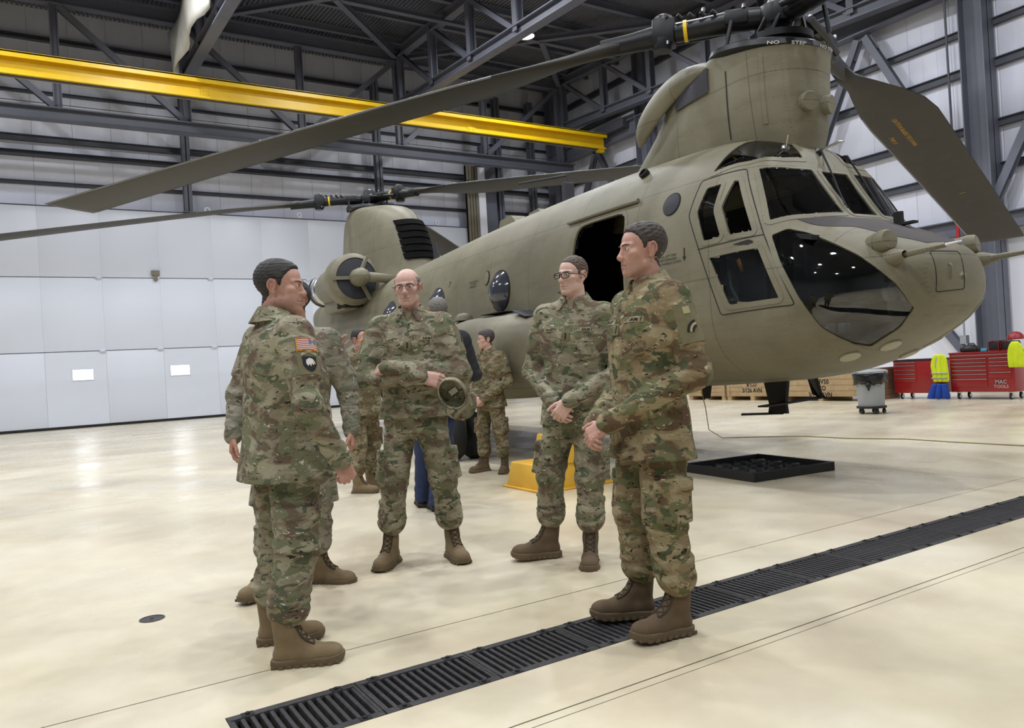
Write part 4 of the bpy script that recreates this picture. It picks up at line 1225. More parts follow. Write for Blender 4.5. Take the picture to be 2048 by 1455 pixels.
# ------------------------------------------------------------------ smooth solids: distance fields turned into one continuous surface
class Field:
    def __init__(s, lo, hi, h):
        s.lo = np.array(lo, float); s.h = h
        n = np.ceil((np.array(hi, float) - s.lo) / h).astype(int) + 1
        s.ax = [s.lo[k] + h * np.arange(n[k]) for k in range(3)]
        s.D = np.full(n, 1.0, np.float32)
    def blk(s, lo, hi, m):
        sl = []
        for k in range(3):
            a = max(0, int((lo[k] - m - s.lo[k]) / s.h)); b = min(s.D.shape[k], int((hi[k] + m - s.lo[k]) / s.h) + 2)
            if a >= b: return None
            sl.append(slice(a, b))
        x = s.ax[0][sl[0]][:, None, None]; y = s.ax[1][sl[1]][None, :, None]; z = s.ax[2][sl[2]][None, None, :]
        return tuple(sl), x, y, z
    def put(s, fn, lo, hi, k=.02, op='u', m=None):
        m = (k + 2.5 * s.h) if m is None else m
        b = s.blk(lo, hi, m)
        if b is None: return
        sl, x, y, z = b
        d = fn(x, y, z); a = s.D[sl]
        if op == 'u':
            if k > 0:
                h = np.maximum(k - np.abs(a - d), 0) / k
                s.D[sl] = np.minimum(a, d) - h * h * k * .25
            else: s.D[sl] = np.minimum(a, d)
        elif op == 's':
            d = -d
            if k > 0:
                h = np.maximum(k - np.abs(a - d), 0) / k
                s.D[sl] = np.maximum(a, d) + h * h * k * .25
            else: s.D[sl] = np.maximum(a, d)
    def cap(s, p, q, r1, r2=None, k=.02, op='u', wr=None, flat=None):
        """tapered capsule; wr = wrinkle function(t, phi); flat = (axis, factor)"""
        p = np.array(p, float); q = np.array(q, float); r2 = r1 if r2 is None else r2
        R = max(r1, r2) * (1 if flat is None else max(1, flat[1])) + (.012 if wr else 0)
        d = q - p; L2 = max(d @ d, 1e-9); dn = d / math.sqrt(L2)
        e1 = np.cross(dn, (0, 0, 1) if abs(dn[2]) < .9 else (0, 1, 0)); e1 /= np.linalg.norm(e1); e2 = np.cross(dn, e1)
        if flat: fa = np.array(flat[0], float); fa /= np.linalg.norm(fa); ff = 1 / flat[1]
        def fn(x, y, z):
            vx, vy, vz = x - p[0], y - p[1], z - p[2]
            t = np.clip((vx * d[0] + vy * d[1] + vz * d[2]) / L2, 0, 1)
            vx, vy, vz = vx - t * d[0], vy - t * d[1], vz - t * d[2]
            if flat:
                c = (vx * fa[0] + vy * fa[1] + vz * fa[2]) * (ff - 1)
                vx, vy, vz = vx + c * fa[0], vy + c * fa[1], vz + c * fa[2]
            r = r1 + (r2 - r1) * t
            if wr is not None:
                ph = np.arctan2(vx * e2[0] + vy * e2[1] + vz * e2[2], vx * e1[0] + vy * e1[1] + vz * e1[2])
                r = r + wr(t, ph)
            return np.sqrt(vx * vx + vy * vy + vz * vz) - r
        s.put(fn, np.minimum(p, q) - R, np.maximum(p, q) + R, k, op)
        return fn
    def ell(s, c, r, k=.02, op='u'):
        c = np.array(c, float); r = np.array(r, float)
        def fn(x, y, z):
            q = np.sqrt(((x - c[0]) / r[0]) ** 2 + ((y - c[1]) / r[1]) ** 2 + ((z - c[2]) / r[2]) ** 2)
            g = np.sqrt(((x - c[0]) / r[0] ** 2) ** 2 + ((y - c[1]) / r[1] ** 2) ** 2 + ((z - c[2]) / r[2] ** 2) ** 2)
            return q * (q - 1) / np.maximum(g, 1e-6)
        s.put(fn, c - r, c + r, k, op)
        return fn
    def mesh(s):
        D = s.D; S = D < 0
        nx, ny, nz = D.shape
        c = S[:-1, :-1, :-1].astype(np.int8)
        cnt = np.zeros((nx - 1, ny - 1, nz - 1), np.int8)
        off = [(i, j, k) for i in (0, 1) for j in (0, 1) for k in (0, 1)]
        for (i, j, k) in off: cnt += S[i:nx - 1 + i, j:ny - 1 + j, k:nz - 1 + k]
        act = (cnt > 0) & (cnt < 8)
        I = np.argwhere(act)
        V8 = np.stack([D[I[:, 0] + i, I[:, 1] + j, I[:, 2] + k] for (i, j, k) in off], 1).astype(float)
        O = np.array(off, float)
        acc = np.zeros((len(I), 3)); num = np.zeros(len(I))
        for a in range(8):
            for b in range(a + 1, 8):
                if np.abs(O[a] - O[b]).sum() != 1: continue
                m = (V8[:, a] < 0) != (V8[:, b] < 0)
                t = V8[m, a] / (V8[m, a] - V8[m, b])
                acc[m] += O[a] + t[:, None] * (O[b] - O[a]); num[m] += 1
        P = s.lo + s.h * (I + acc / num[:, None])
        idx = np.full(act.shape, -1, np.int32); idx[act] = np.arange(len(I))
        Q = []
        for ax in range(3):
            o1, o2 = [(1, 2), (2, 0), (0, 1)][ax]
            sl0 = [slice(None)] * 3; sl1 = [slice(None)] * 3
            sl0[ax] = slice(0, -1); sl1[ax] = slice(1, None)
            ch = S[tuple(sl0)] != S[tuple(sl1)]
            E = np.argwhere(ch)
            ok = (E[:, o1] > 0) & (E[:, o2] > 0) & (E[:, o1] < D.shape[o1] - 1) & (E[:, o2] < D.shape[o2] - 1)
            E = E[ok]
            flip = S[tuple(E.T)]
            def g(d1, d2):
                F_ = E.copy(); F_[:, o1] += d1; F_[:, o2] += d2
                return idx[tuple(F_.T)]
            q = np.stack([g(-1, -1), g(0, -1), g(0, 0), g(-1, 0)], 1)
            q[~flip] = q[~flip][:, ::-1]
            Q.append(q)
        Q = np.concatenate(Q)
        return P, Q

def raw_mesh(name, P, Q, mat, smooth=True):
    me = bpy.data.meshes.new(name)
    me.vertices.add(len(P)); me.vertices.foreach_set('co', np.asarray(P, np.float32).ravel())
    n = Q.shape[1]
    me.loops.add(Q.size); me.loops.foreach_set('vertex_index', Q.astype(np.int32).ravel())
    me.polygons.add(len(Q)); me.polygons.foreach_set('loop_start', np.arange(0, Q.size, n, dtype=np.int32)); me.polygons.foreach_set('loop_total', np.full(len(Q), n, np.int32))
    me.update(calc_edges=True)
    me.polygons.foreach_set('use_smooth', np.full(len(Q), smooth))
    if mat: me.materials.append(mat)
    me.validate()
    return me

def xform(P, R_=None, t=None):
    if R_ is not None: P = P @ np.asarray(R_, float).T
    if t is not None: P = P + np.asarray(t, float)
    return P

def rotm(yaw=0, pitch=0, roll=0):
    """yaw about z, pitch nods the face up, roll tilts sideways"""
    cy_, sy_ = math.cos(yaw), math.sin(yaw); cp, sp = math.cos(pitch), math.sin(pitch); cr, sr = math.cos(roll), math.sin(roll)
    Rz = np.array([[cy_, -sy_, 0], [sy_, cy_, 0], [0, 0, 1]]); Rx = np.array([[1, 0, 0], [0, cp, -sp], [0, sp, cp]]); Ry = np.array([[cr, 0, sr], [0, 1, 0], [-sr, 0, cr]])
    return Rz @ Rx @ Ry

# ------------------------------------------------------------------ cloth, skin and leather
def camo_material(name, cols, scale=1.0, off=(0, 0, 0)):
    """patchwork cloth: soft large patches, then small dark and pale blots, stretched sideways"""
    m, nt, p = nodes(name)
    pale, tan_, green, dgreen, brown, dark, cream = [lin(*c) for c in cols]
    tc = N(nt, 'ShaderNodeTexCoord').outputs['Object']
    st = (1, 1, 1.75)
    n1 = noise(nt, 7.5 * scale, 3, .5, tc, st, off, .6)
    c = ramp(nt, n1, [(.0, brown), (.42, brown), (.47, tan_), (.53, tan_), (.57, pale), (1, pale)])
    n2 = noise(nt, 9 * scale, 3, .5, tc, st, (off[0] + 5, off[1] + 3, off[2] + 9), .6)
    f = ramp(nt, n2, [(.535, (0, 0, 0)), (.555, (1, 1, 1))])
    c = mixc(nt, f, c, green)
    n3 = noise(nt, 12 * scale, 2, .5, tc, st, (off[0] + 15, off[1] + 1, off[2] + 4), .8)
    f = ramp(nt, n3, [(.60, (0, 0, 0)), (.615, (1, 1, 1))])
    c = mixc(nt, f, c, dgreen)
    n4 = noise(nt, 26 * scale, 2, .5, tc, (1, 1, 2.1), (off[0] + 2, off[1] + 21, off[2] + 4), 1.0)
    f = ramp(nt, n4, [(.665, (0, 0, 0)), (.675, (1, 1, 1))])
    c = mixc(nt, f, c, dark)
    n5 = noise(nt, 30 * scale, 2, .5, tc, (1, 1, 2.1), (off[0] + 8, off[1] + 11, off[2] + 24), 1.0)
    f = ramp(nt, n5, [(.675, (0, 0, 0)), (.685, (1, 1, 1))])
    c = mixc(nt, f, c, cream)
    nt.links.new(c, p.inputs['Base Color'])
    p.inputs['Roughness'].default_value = .88
    p.inputs['Specular IOR Level'].default_value = .2
    a = N(nt, 'ShaderNodeMath', operation='MULTIPLY_ADD')
    nt.links.new(noise(nt, 14, 4, .55, tc, None, (off[0], 4, 2), 1.2), a.inputs[0]); a.inputs[1].default_value = 1.0
    b2 = N(nt, 'ShaderNodeMath', operation='MULTIPLY'); nt.links.new(noise(nt, 600, 2, .5, tc), b2.inputs[0]); b2.inputs[1].default_value = .06
    nt.links.new(b2.outputs[0], a.inputs[2])
    bump(nt, p, a.outputs[0], .55, .02)
    return m
OCP = [(154, 149, 127), (136, 128, 108), (113, 115, 90), (86, 91, 72), (104, 90, 76), (56, 49, 46), (188, 184, 170)]
OCPW = [(142, 133, 108), (131, 116, 92), (106, 102, 76), (82, 83, 62), (98, 82, 63), (58, 48, 40), (174, 166, 145)]
OCPG = [(152, 149, 136), (142, 136, 121), (118, 117, 99), (96, 97, 84), (110, 99, 86), (72, 65, 60), (184, 181, 171)]

def skin_material(name, base, lip, shade):
    m, nt, p = nodes(name)
    at = N(nt, 'ShaderNodeAttribute', attribute_name='tone')
    sx = N(nt, 'ShaderNodeSeparateColor'); nt.links.new(at.outputs['Color'], sx.inputs[0])
    b = lin(*base)
    c = ramp(nt, noise(nt, 45, 4, .6), [(.3, tuple(x * .9 for x in b[:3])), (.7, tuple(min(1, x * 1.06) for x in b[:3]))])
    c = mixc(nt, sx.outputs[1], c, lin(*shade))
    c = mixc(nt, sx.outputs[0], c, lin(*lip))
    nt.links.new(c, p.inputs['Base Color'])
    p.inputs['Roughness'].default_value = .48
    p.inputs['Specular IOR Level'].default_value = .4
    p.inputs['Subsurface Weight'].default_value = .12
    p.inputs['Subsurface Radius'].default_value = (.012, .005, .003)
    p.inputs['Subsurface Scale'].default_value = .5
    bump(nt, p, noise(nt, 220, 3, .5), .12, .002)
    return m

def hair_material(name, a, b):
    m, nt, p = nodes(name)
    c = ramp(nt, noise(nt, 160, 3, .7, None, (1, .35, 1)), [(.35, lin(*a)), (.7, lin(*b))])
    nt.links.new(c, p.inputs['Base Color'])
    p.inputs['Roughness'].default_value = .55
    bump(nt, p, noise(nt, 260, 3, .7, None, (1, .3, 1)), .8, .004)
    return m

MAT['boot'] = M('suede_coyote', lin(126, 108, 80), .85, var=.14, vscale=12, bmp=.25, bscale=300)
MAT['boot_dark'] = M('suede_brown', lin(98, 81, 60), .85, var=.14, vscale=12, bmp=.25, bscale=300)
MAT['sole'] = M('boot_sole', lin(104, 89, 67), .8, var=.1, vscale=20)
MAT['lace'] = M('boot_lace', lin(66, 55, 40), .8)
MAT['tshirt'] = M('tan_tshirt', lin(150, 138, 116), .9, bmp=.2, bscale=120)
MAT['tape'] = M('name_tape', lin(134, 126, 98), .9, var=.08, vscale=60)
MAT['tape_text'] = M('black_thread', lin(28, 27, 24), .9)
MAT['velcro'] = M('velcro_panel', lin(112, 106, 80), .95, var=.12, vscale=50)
MAT['navy'] = M('navy_jacket', lin(30, 32, 40), .8, var=.2, vscale=8, bmp=.4, bscale=16)
MAT['denim'] = M('blue_denim', lin(34, 46, 78), .85, var=.2, vscale=14, bmp=.25, bscale=40)
MAT['shoe_black'] = M('black_shoe', lin(34, 32, 32), .5)
MAT['eye_white'] = M('eye_white', lin(205, 198, 190), .25, var=.03)
MAT['iris'] = M('iris', lin(58, 48, 40), .2)
MAT['specs'] = M('glasses_frame', lin(26, 25, 27), .35)
MAT['specs_lens'] = glass_material('glasses_lens', (.96, .97, .97, 1), 1.35)
MAT['gold'] = M('gold_thread', lin(206, 140, 36), .8)
MAT['flag_red'] = M('flag_red', lin(150, 38, 44), .85)
MAT['flag_white'] = M('flag_white', lin(214, 208, 200), .85)
MAT['flag_blue'] = M('flag_blue', lin(58, 66, 128), .85)
MAT['patch_black'] = M('patch_black', lin(26, 30, 42), .9)
MAT['patch_khaki'] = M('patch_khaki', lin(166, 156, 120), .9)
MAT['white_label'] = M('white_label', lin(205, 205, 205), .8)

# ------------------------------------------------------------------ boots (one mesh shared by all)
def boot_meshes(h=.0045):
    F_ = Field((-.065, -.11, -.005), (.065, .215, .36), h)
    F_.cap((0, -.035, .07), (0, -.046, .29), .041, .048, .02, flat=((0, 1, 0), 1.10))
    F_.cap((0, -.052, .045), (0, .06, .045), .040, .038, .02)
    F_.ell((0, .1, .042), (.046, .09, .038), .03)
    F_.ell((0, .15, .040), (.043, .048, .034), .02)
    F_.cap((0, .07, .062), (0, -.012, .14), .024, .032, .04)
    F_.cap((0, -.046, .285), (0, -.046, .297), .049, .049, .008)
    sl, x, y, z = F_.blk((-1, -1, -1), (1, 1, 1), 0)
    F_.D[sl] = np.maximum(F_.D[sl], .02 - z)
    # welt grooves and quarter seams
    F_.cap((-.05, -.1, .085), (.05, -.1, .085), .004, .004, .006, 's')
    P, Q = F_.mesh()
    me = raw_mesh('boot_upper', P, Q, None)
    # sole from an outline
    ys = np.linspace(-.098, .2, 15)
    wf_ = pchip([-.1, -.09, -.05, .0, .06, .12, .17, .195, .203], [.012, .034, .045, .042, .047, .053, .044, .026, .008])
    ol = [(-wf_(y), y) for y in ys] + [(wf_(y), y) for y in ys[::-1]]
    s_ = MB(); n = len(ol)
    z_at = lambda y: .0 if y < .12 else (y - .12) ** 2 * 1.6
    lv = [(1.0, 0, z_at), (1.05, .012, z_at), (1.03, .03, z_at), (.9, .034, z_at)]
    vs = []
    for sc, zz, za in lv: vs += [(x_ * sc, y_ * (1 + (sc - 1) * .5), zz + za(y_)) for x_, y_ in ol]
    fs = [tuple(range(n))] + [(j * n + i, j * n + (i + 1) % n, (j + 1) * n + (i + 1) % n, (j + 1) * n + i) for j in range(3) for i in range(n)] + [tuple(3 * n + i for i in range(n))]
    s_.add(vs, fs)
    for k in range(9):
        y_ = -.085 + k * .033; w_ = wf_(y_) * 1.06
        for sd in (-1, 1): s_.box(sd * w_ - .004, sd * w_ + .004, y_ - .009, y_ + .009, z_at(y_), z_at(y_) + .013)
    sole = s_.mesh('sole', MAT['sole'], smooth=True, angle=40)
    B = BVHTree.FromPolygons([Vector(v) for v in P], [tuple(q) for q in Q])
    l_ = MB()
    def on(x_, y_, z_):
        d = Vector((0, -.75, -.66)).normalized(); o = Vector((x_, y_, z_)) - d * .2
        hh = B.ray_cast(o, d); return (hh[0] if hh[0] else Vector((x_, y_, z_))) - d * .003
    zz = np.linspace(.09, .285, 9); yy = np.interp(zz, [.09, .15, .2, .30], [.085, .035, .006, .002])
    for k in range(8):
        l_.tube([on(-.024, yy[k], zz[k]), on(0, (yy[k] + yy[k + 1]) / 2, (zz[k] + zz[k + 1]) / 2), on(.024, yy[k + 1], zz[k + 1])], .0034, 5)
        l_.tube([on(.024, yy[k], zz[k]), on(0, (yy[k] + yy[k + 1]) / 2, (zz[k] + zz[k + 1]) / 2), on(-.024, yy[k + 1], zz[k + 1])], .0034, 5)
    for sd in (-1, 1): l_.tube([on(sd * .026, yy[k], zz[k]) for k in range(9)], .0045, 5)
    lace = l_.mesh('laces', MAT['lace'])
    out = {}
    for nm, mt in (('boot', 'boot'), ('boot_dark', 'boot_dark'), ('shoe_black', 'shoe_black')):
        m2 = me.copy(); m2.materials.append(MAT[mt]); out[nm] = m2
    so = {'boot': sole}
    s2 = sole.copy(); s2.materials.clear(); s2.materials.append(MAT['shoe_black']); so['shoe_black'] = s2
    so['boot_dark'] = sole
    return out, so, lace
BOOT, SOLE, LACE = boot_meshes()

# ------------------------------------------------------------------ hands
def hand_mesh(curl, thumb=(.75, .55, -.35), spread=.05, h=.0026, fing=None, thcurl=.3):
    """right hand: wrist at origin, fingers along +y, back of hand +z, thumb on +x ... returns verts, faces"""
    F_ = Field((-.09, -.11, -.12), (.11, .24, .07), h)
    F_.cap((0, -.045, 0), (0, .012, 0), .027, .026, .015, flat=((0, 0, 1), .78))
    for x0, x1, r_ in ((.024, .030, .0125), (.008, .011, .013), (-.008, -.011, .0125), (-.022, -.030, .0115)):
        F_.cap((x0, .01, 0), (x1, .088, .003), r_ + .001, r_, .014)
    F_.ell((.026, .035, -.010), (.017, .032, .014), .014)
    F_.ell((-.024, .04, -.009), (.012, .034, .012), .014)
    fx = [.031, .0105, -.0105, -.0305]; fl = [.074, .083, .077, .060]; fr = [.0092, .0096, .0092, .0082]
    for i in range(4):
        c = fing[i] if fing else curl
        p = np.array([fx[i], .092 - (.004, 0, .003, .012)[i], .002]); a = 0.0
        sp = (1.5 - i) * spread
        L = fl[i]
        for j, (fr_, cc) in enumerate(zip((.46, .30, .24), c)):
            a += cc
            d = np.array([math.sin(sp) * math.cos(a), math.cos(sp) * math.cos(a), -math.sin(a)])
            q = p + d * L * fr_
            r0 = fr[i] * (1, .93, .86)[j]
            F_.cap(p, q, r0, r0 * .94, .004 if j else .008)
            p = q
    p = np.array([.030, .020, -.006]); d = np.array(thumb, float); d /= np.linalg.norm(d)
    for j, (l_, r0) in enumerate(((.042, .0125), (.032, .0108), (.026, .0098))):
        q = p + d * l_
        F_.cap(p, q, r0, r0 * .92, .010 if j == 0 else .004)
        p = q
        d = d + np.array([-.25, .35, -.1]) * thcurl * 2; d /= np.linalg.norm(d)
    return F_.mesh()

def frame_dir(fwd, up):
    """rotation taking +y to fwd and +z near up"""
    f = np.array(fwd, float); f /= np.linalg.norm(f)
    u = np.array(up, float); u = u - f * (u @ f); u /= np.linalg.norm(u)
    return np.stack([np.cross(f, u), f, u], 1)

# ------------------------------------------------------------------ heads
def head_field(h, st):
    """x: wearer's right, y: forward, z: up, origin between the ears"""
    F_ = Field((-.098, -.125, -.235), (.098, .135, .14), h)
    jw = st.get('jaw', 1.0); wd = st.get('wide', 1.0); fat = st.get('fat', 0.0)
    F_.ell((0, -.018, .036), (.0745 * wd, .095, .084), .02)
    F_.ell((0, .03, .036), (.060 * wd, .056, .060), .02)
    F_.ell((0, .033, -.03), (.0575 * wd, .055, .074), .02)
    F_.ell((0, .022, -.070), (.053 * wd * jw, .054, .040), .02)
    for sx in (-1, 1):
        F_.cap((sx * .050 * wd * jw, -.002, -.060), (sx * .022 * jw, .062, -.098), .014, .012, .022)
        F_.ell((sx * .043 * wd, .055, -.018), (.020, .021, .018), .02)
        if fat: F_.ell((sx * .040, .045, -.065), (.022, .024, .030), .025)
    F_.ell((0, .068, -.098), (.024 * jw, .019, .019), .016)
    if fat: F_.ell((0, .03, -.108), (.04, .04, .02), .03)
    F_.cap((0, -.022, -.07), (0, -.036, -.22), .054 + .006 * fat, .062 + .008 * fat, .022)
    F_.ell((0, .022, -.135), (.012, .012, .016), .015)
    for sx in (-1, 1):
        F_.cap((sx * .010, .0855, .021), (sx * .047, .066, .019), .0085, .0075, .012)
        F_.ell((sx * .0315, .094, .001), (.0185, .0145, .0115), .010, 's')
    nz = st.get('nose', 1.0)
    F_.cap((0, .082, .014), (0, .081 + .022 * nz, -.028), .0088, .0112, .013)
    F_.ell((0, .083 + .022 * nz, -.0335), (.0128, .0125, .0115), .009)
    for sx in (-1, 1):
        F_.ell((sx * .0125, .093, -.037), (.0085, .0115, .0085), .008)
        F_.ell((sx * .0065, .080 + .021 * nz, -.0465), (.0036, .005, .0028), .003, 's')
        # eyelids over the eyeballs
        F_.ell((sx * .031, .0745, .001), (.0150, .0132, .0132), .004)
        F_.ell((sx * .031, .0885, -.0005), (.0122, .008, .0033), .0025, 's')
    F_.ell((0, .074, -.066), (.030, .018, .026), .016)
    for sx in (-1, 1):
        F_.cap((sx * .021, .0795, -.0655), (sx * .004, .0885, -.0610), .0042, .0048, .006)
        F_.cap((sx * .019, .0790, -.0725), (0, .0870, -.0745), .0046, .0054, .006)
        F_.cap((sx * .025, .0815, -.0690), (sx * .006, .0935, -.0675), .0016, .0022, .003, 's')
        F_.cap((sx * .006, .0935, -.0675), (0, .0940, -.0672), .0022, .0022, .003, 's')
        F_.cap((sx * .018, .094, -.040), (sx * .030, .082, -.064), .0022, .0026, .010, 's')
    F_.ell((0, .0975, -.0865), (.018, .0085, .005), .012, 's')
    base = F_.D.copy()
    for sx in (-1, 1):
        F_.ell((sx * .0755 * wd, -.016, -.004), (.0065, .0165, .0285), .006)
        ring = [(sx * (.0805 * wd + .003 * (1 - math.cos(a)) ), -.016 + .0155 * math.cos(a), .002 + .026 * math.sin(a)) for a in np.linspace(-.9, 3.7, 10)]
        for a, b in zip(ring[:-1], ring[1:]): F_.cap(a, b, .0036, .0036, .003)
        F_.ell((sx * .0835 * wd, -.011, -.004), (.005, .0085, .014), .004, 's')
        F_.ell((sx * .079 * wd, -.007, -.030), (.0045, .0075, .008), .005)
    return F_, base

HAIRLINE_Y = [-.13, -.08, -.055, -.036, -.030, -.012, .002, .008, .018, .024, .034, .046, .060, .080, .11]
HAIRLINE = {
    'short': [-.082, -.080, -.064, -.036, .022, .030, .030, .004, .002, .020, .040, .056, .074, .081, .085],
    'receding': [-.078, -.076, -.060, -.034, .024, .032, .032, .006, .004, .026, .052, .078, .094, .1, .1],
    'woman': [-.088, -.086, -.074, -.045, .020, .026, .026, -.018, -.020, .004, .028, .042, .056, .064, .07]}
def hair_from(F_, base, kind, T, top_extra=0.0, tex=.0013, seed=0):
    X, Y, Z = F_.ax[0][:, None, None], F_.ax[1][None, :, None], F_.ax[2][None, None, :]
    if kind == 'fringe':       # bald crown with short hair round the sides
        zb = np.interp(Y, HAIRLINE_Y, HAIRLINE['receding'])
        hgt = np.minimum(Z - zb, (.062 + np.clip(-Y, 0, .1) * .25) - Z)
        hgt = np.minimum(hgt, np.where(Y > .03, .02 - (Y - .03), 1.0)) + 0 * X
    else:
        zb = np.interp(Y, HAIRLINE_Y, HAIRLINE[kind])
        if kind == 'receding': zb = zb - np.clip(.03 - np.abs(X), 0, .03) * .6
        hgt = Z - zb
    t = np.clip(hgt / .012, -1, 1)
    th = np.where(t > 0, t * T * np.clip(.30 + (Z + .01) / .085, .30, 1.0), t * .006) + top_extra * np.clip((Z - .055) / .05, 0, 1) * (hgt > 0)
    rs = np.random.RandomState(seed)
    for q in range(4):
        kx, ky, kz = rs.uniform(-1, 1, 3) * 420
        th = th + (hgt > 0) * tex * .5 * np.sin(kx * X + ky * .4 * Y + kz * Z + rs.uniform(0, 6))
    G_ = Field(F_.lo, (F_.ax[0][-1], F_.ax[1][-1], F_.ax[2][-1]), F_.h)
    n = base.shape
    G_.ax = F_.ax; G_.D = (base - th).astype(np.float32)
    return G_.mesh()

def face_tones(P, st):
    """tone.r: lips and inner ear, tone.g: shaved beard"""
    x, y, z = P[:, 0], P[:, 1], P[:, 2]
    lips = np.clip(1 - (np.abs(x) / .023) ** 2, 0, 1) ** .5 * np.clip(1 - (np.abs(z + .0675) / (.0105 * np.clip(1.1 - np.abs(x) / .03, .2, 1))) ** 2, 0, 1) * (y > .07)
    ears = np.clip((np.abs(x) - .077) / .008, 0, 1) * (z > -.05) * .35
    nose = np.clip(1 - np.sqrt(x ** 2 + (z + .034) ** 2) / .02, 0, 1) * (y > .09) * .4
    beard = np.clip((-z - .040) / .02, 0, 1) * np.clip((y + .01) / .03, 0, 1) * np.clip((z + .14) / .02, 0, 1) * st.get('beard', .3)
    return np.stack([np.clip(np.maximum(np.maximum(lips * .8, ears), nose), 0, 1), np.clip(beard, 0, 1), 0 * x, 0 * x + 1], 1)

def add_tone(me, T):
    a = me.color_attributes.new('tone', 'FLOAT_COLOR', 'POINT')
    a.data.foreach_set('color', np.asarray(T, np.float32).ravel())

# ------------------------------------------------------------------ a dressed person
def wrinkles(amp, n, seed, lo=0., hi=1., bands=None):
    rs = np.random.RandomState(seed)
    a1, a2, a3, b1, b2 = rs.uniform(0, 6.3, 5)
    def f(t, ph):
        w = np.sin(n * 6.28 * t + a1 + 1.6 * np.sin(ph + a2) + .7 * np.sin(2 * ph + b1)) * (.6 + .4 * np.sin(ph + a3))
        w2 = np.sin(n * 10.5 * t + b2 - 2.1 * np.sin(ph + a3 + 1))
        e = 1.0
        if bands: e = .35 + sum(np.exp(-((t - c) / s) ** 2) for c, s in bands)
        return amp * e * (w + .5 * w2)
    return f

def torso_fn(prof, amp, seed):
    zs = [r_[0] for r_ in prof]
    fa, fb, fx_, fy_ = (pchip(zs, [r_[k] for r_ in prof]) for k in (1, 2, 3, 4))
    rs = np.random.RandomState(seed)
    K = [(rs.uniform(-14, 14), rs.uniform(-14, 14), rs.uniform(18, 46), rs.uniform(0, 6.3), rs.uniform(2, 9), rs.uniform(0, 6)) for _ in range(5)]
    z0, z1 = zs[0], zs[-1]
    def fn(x, y, z):
        zz = z.ravel()
        a = fa(zz)[None, None, :]; b = fb(zz)[None, None, :]; cx_ = fx_(zz)[None, None, :]; cy_ = fy_(zz)[None, None, :]
        u = np.abs((x - cx_) / a); v = np.abs((y - cy_) / b)
        n = 2.35
        q = (u ** n + v ** n) ** (1 / n)
        d = (q - 1) * np.minimum(a, b) * 1.05
        w = 0
        for (kx, ky, kz, p0, m, p1) in K:
            w = w + np.sin(kx * x + ky * y + kz * z + p0 + 1.3 * np.sin(m * x + 7 * z + p1))
        d = d - amp * .3 * w
        return np.maximum(d, np.maximum(z0 - z, z - z1))
    return fn

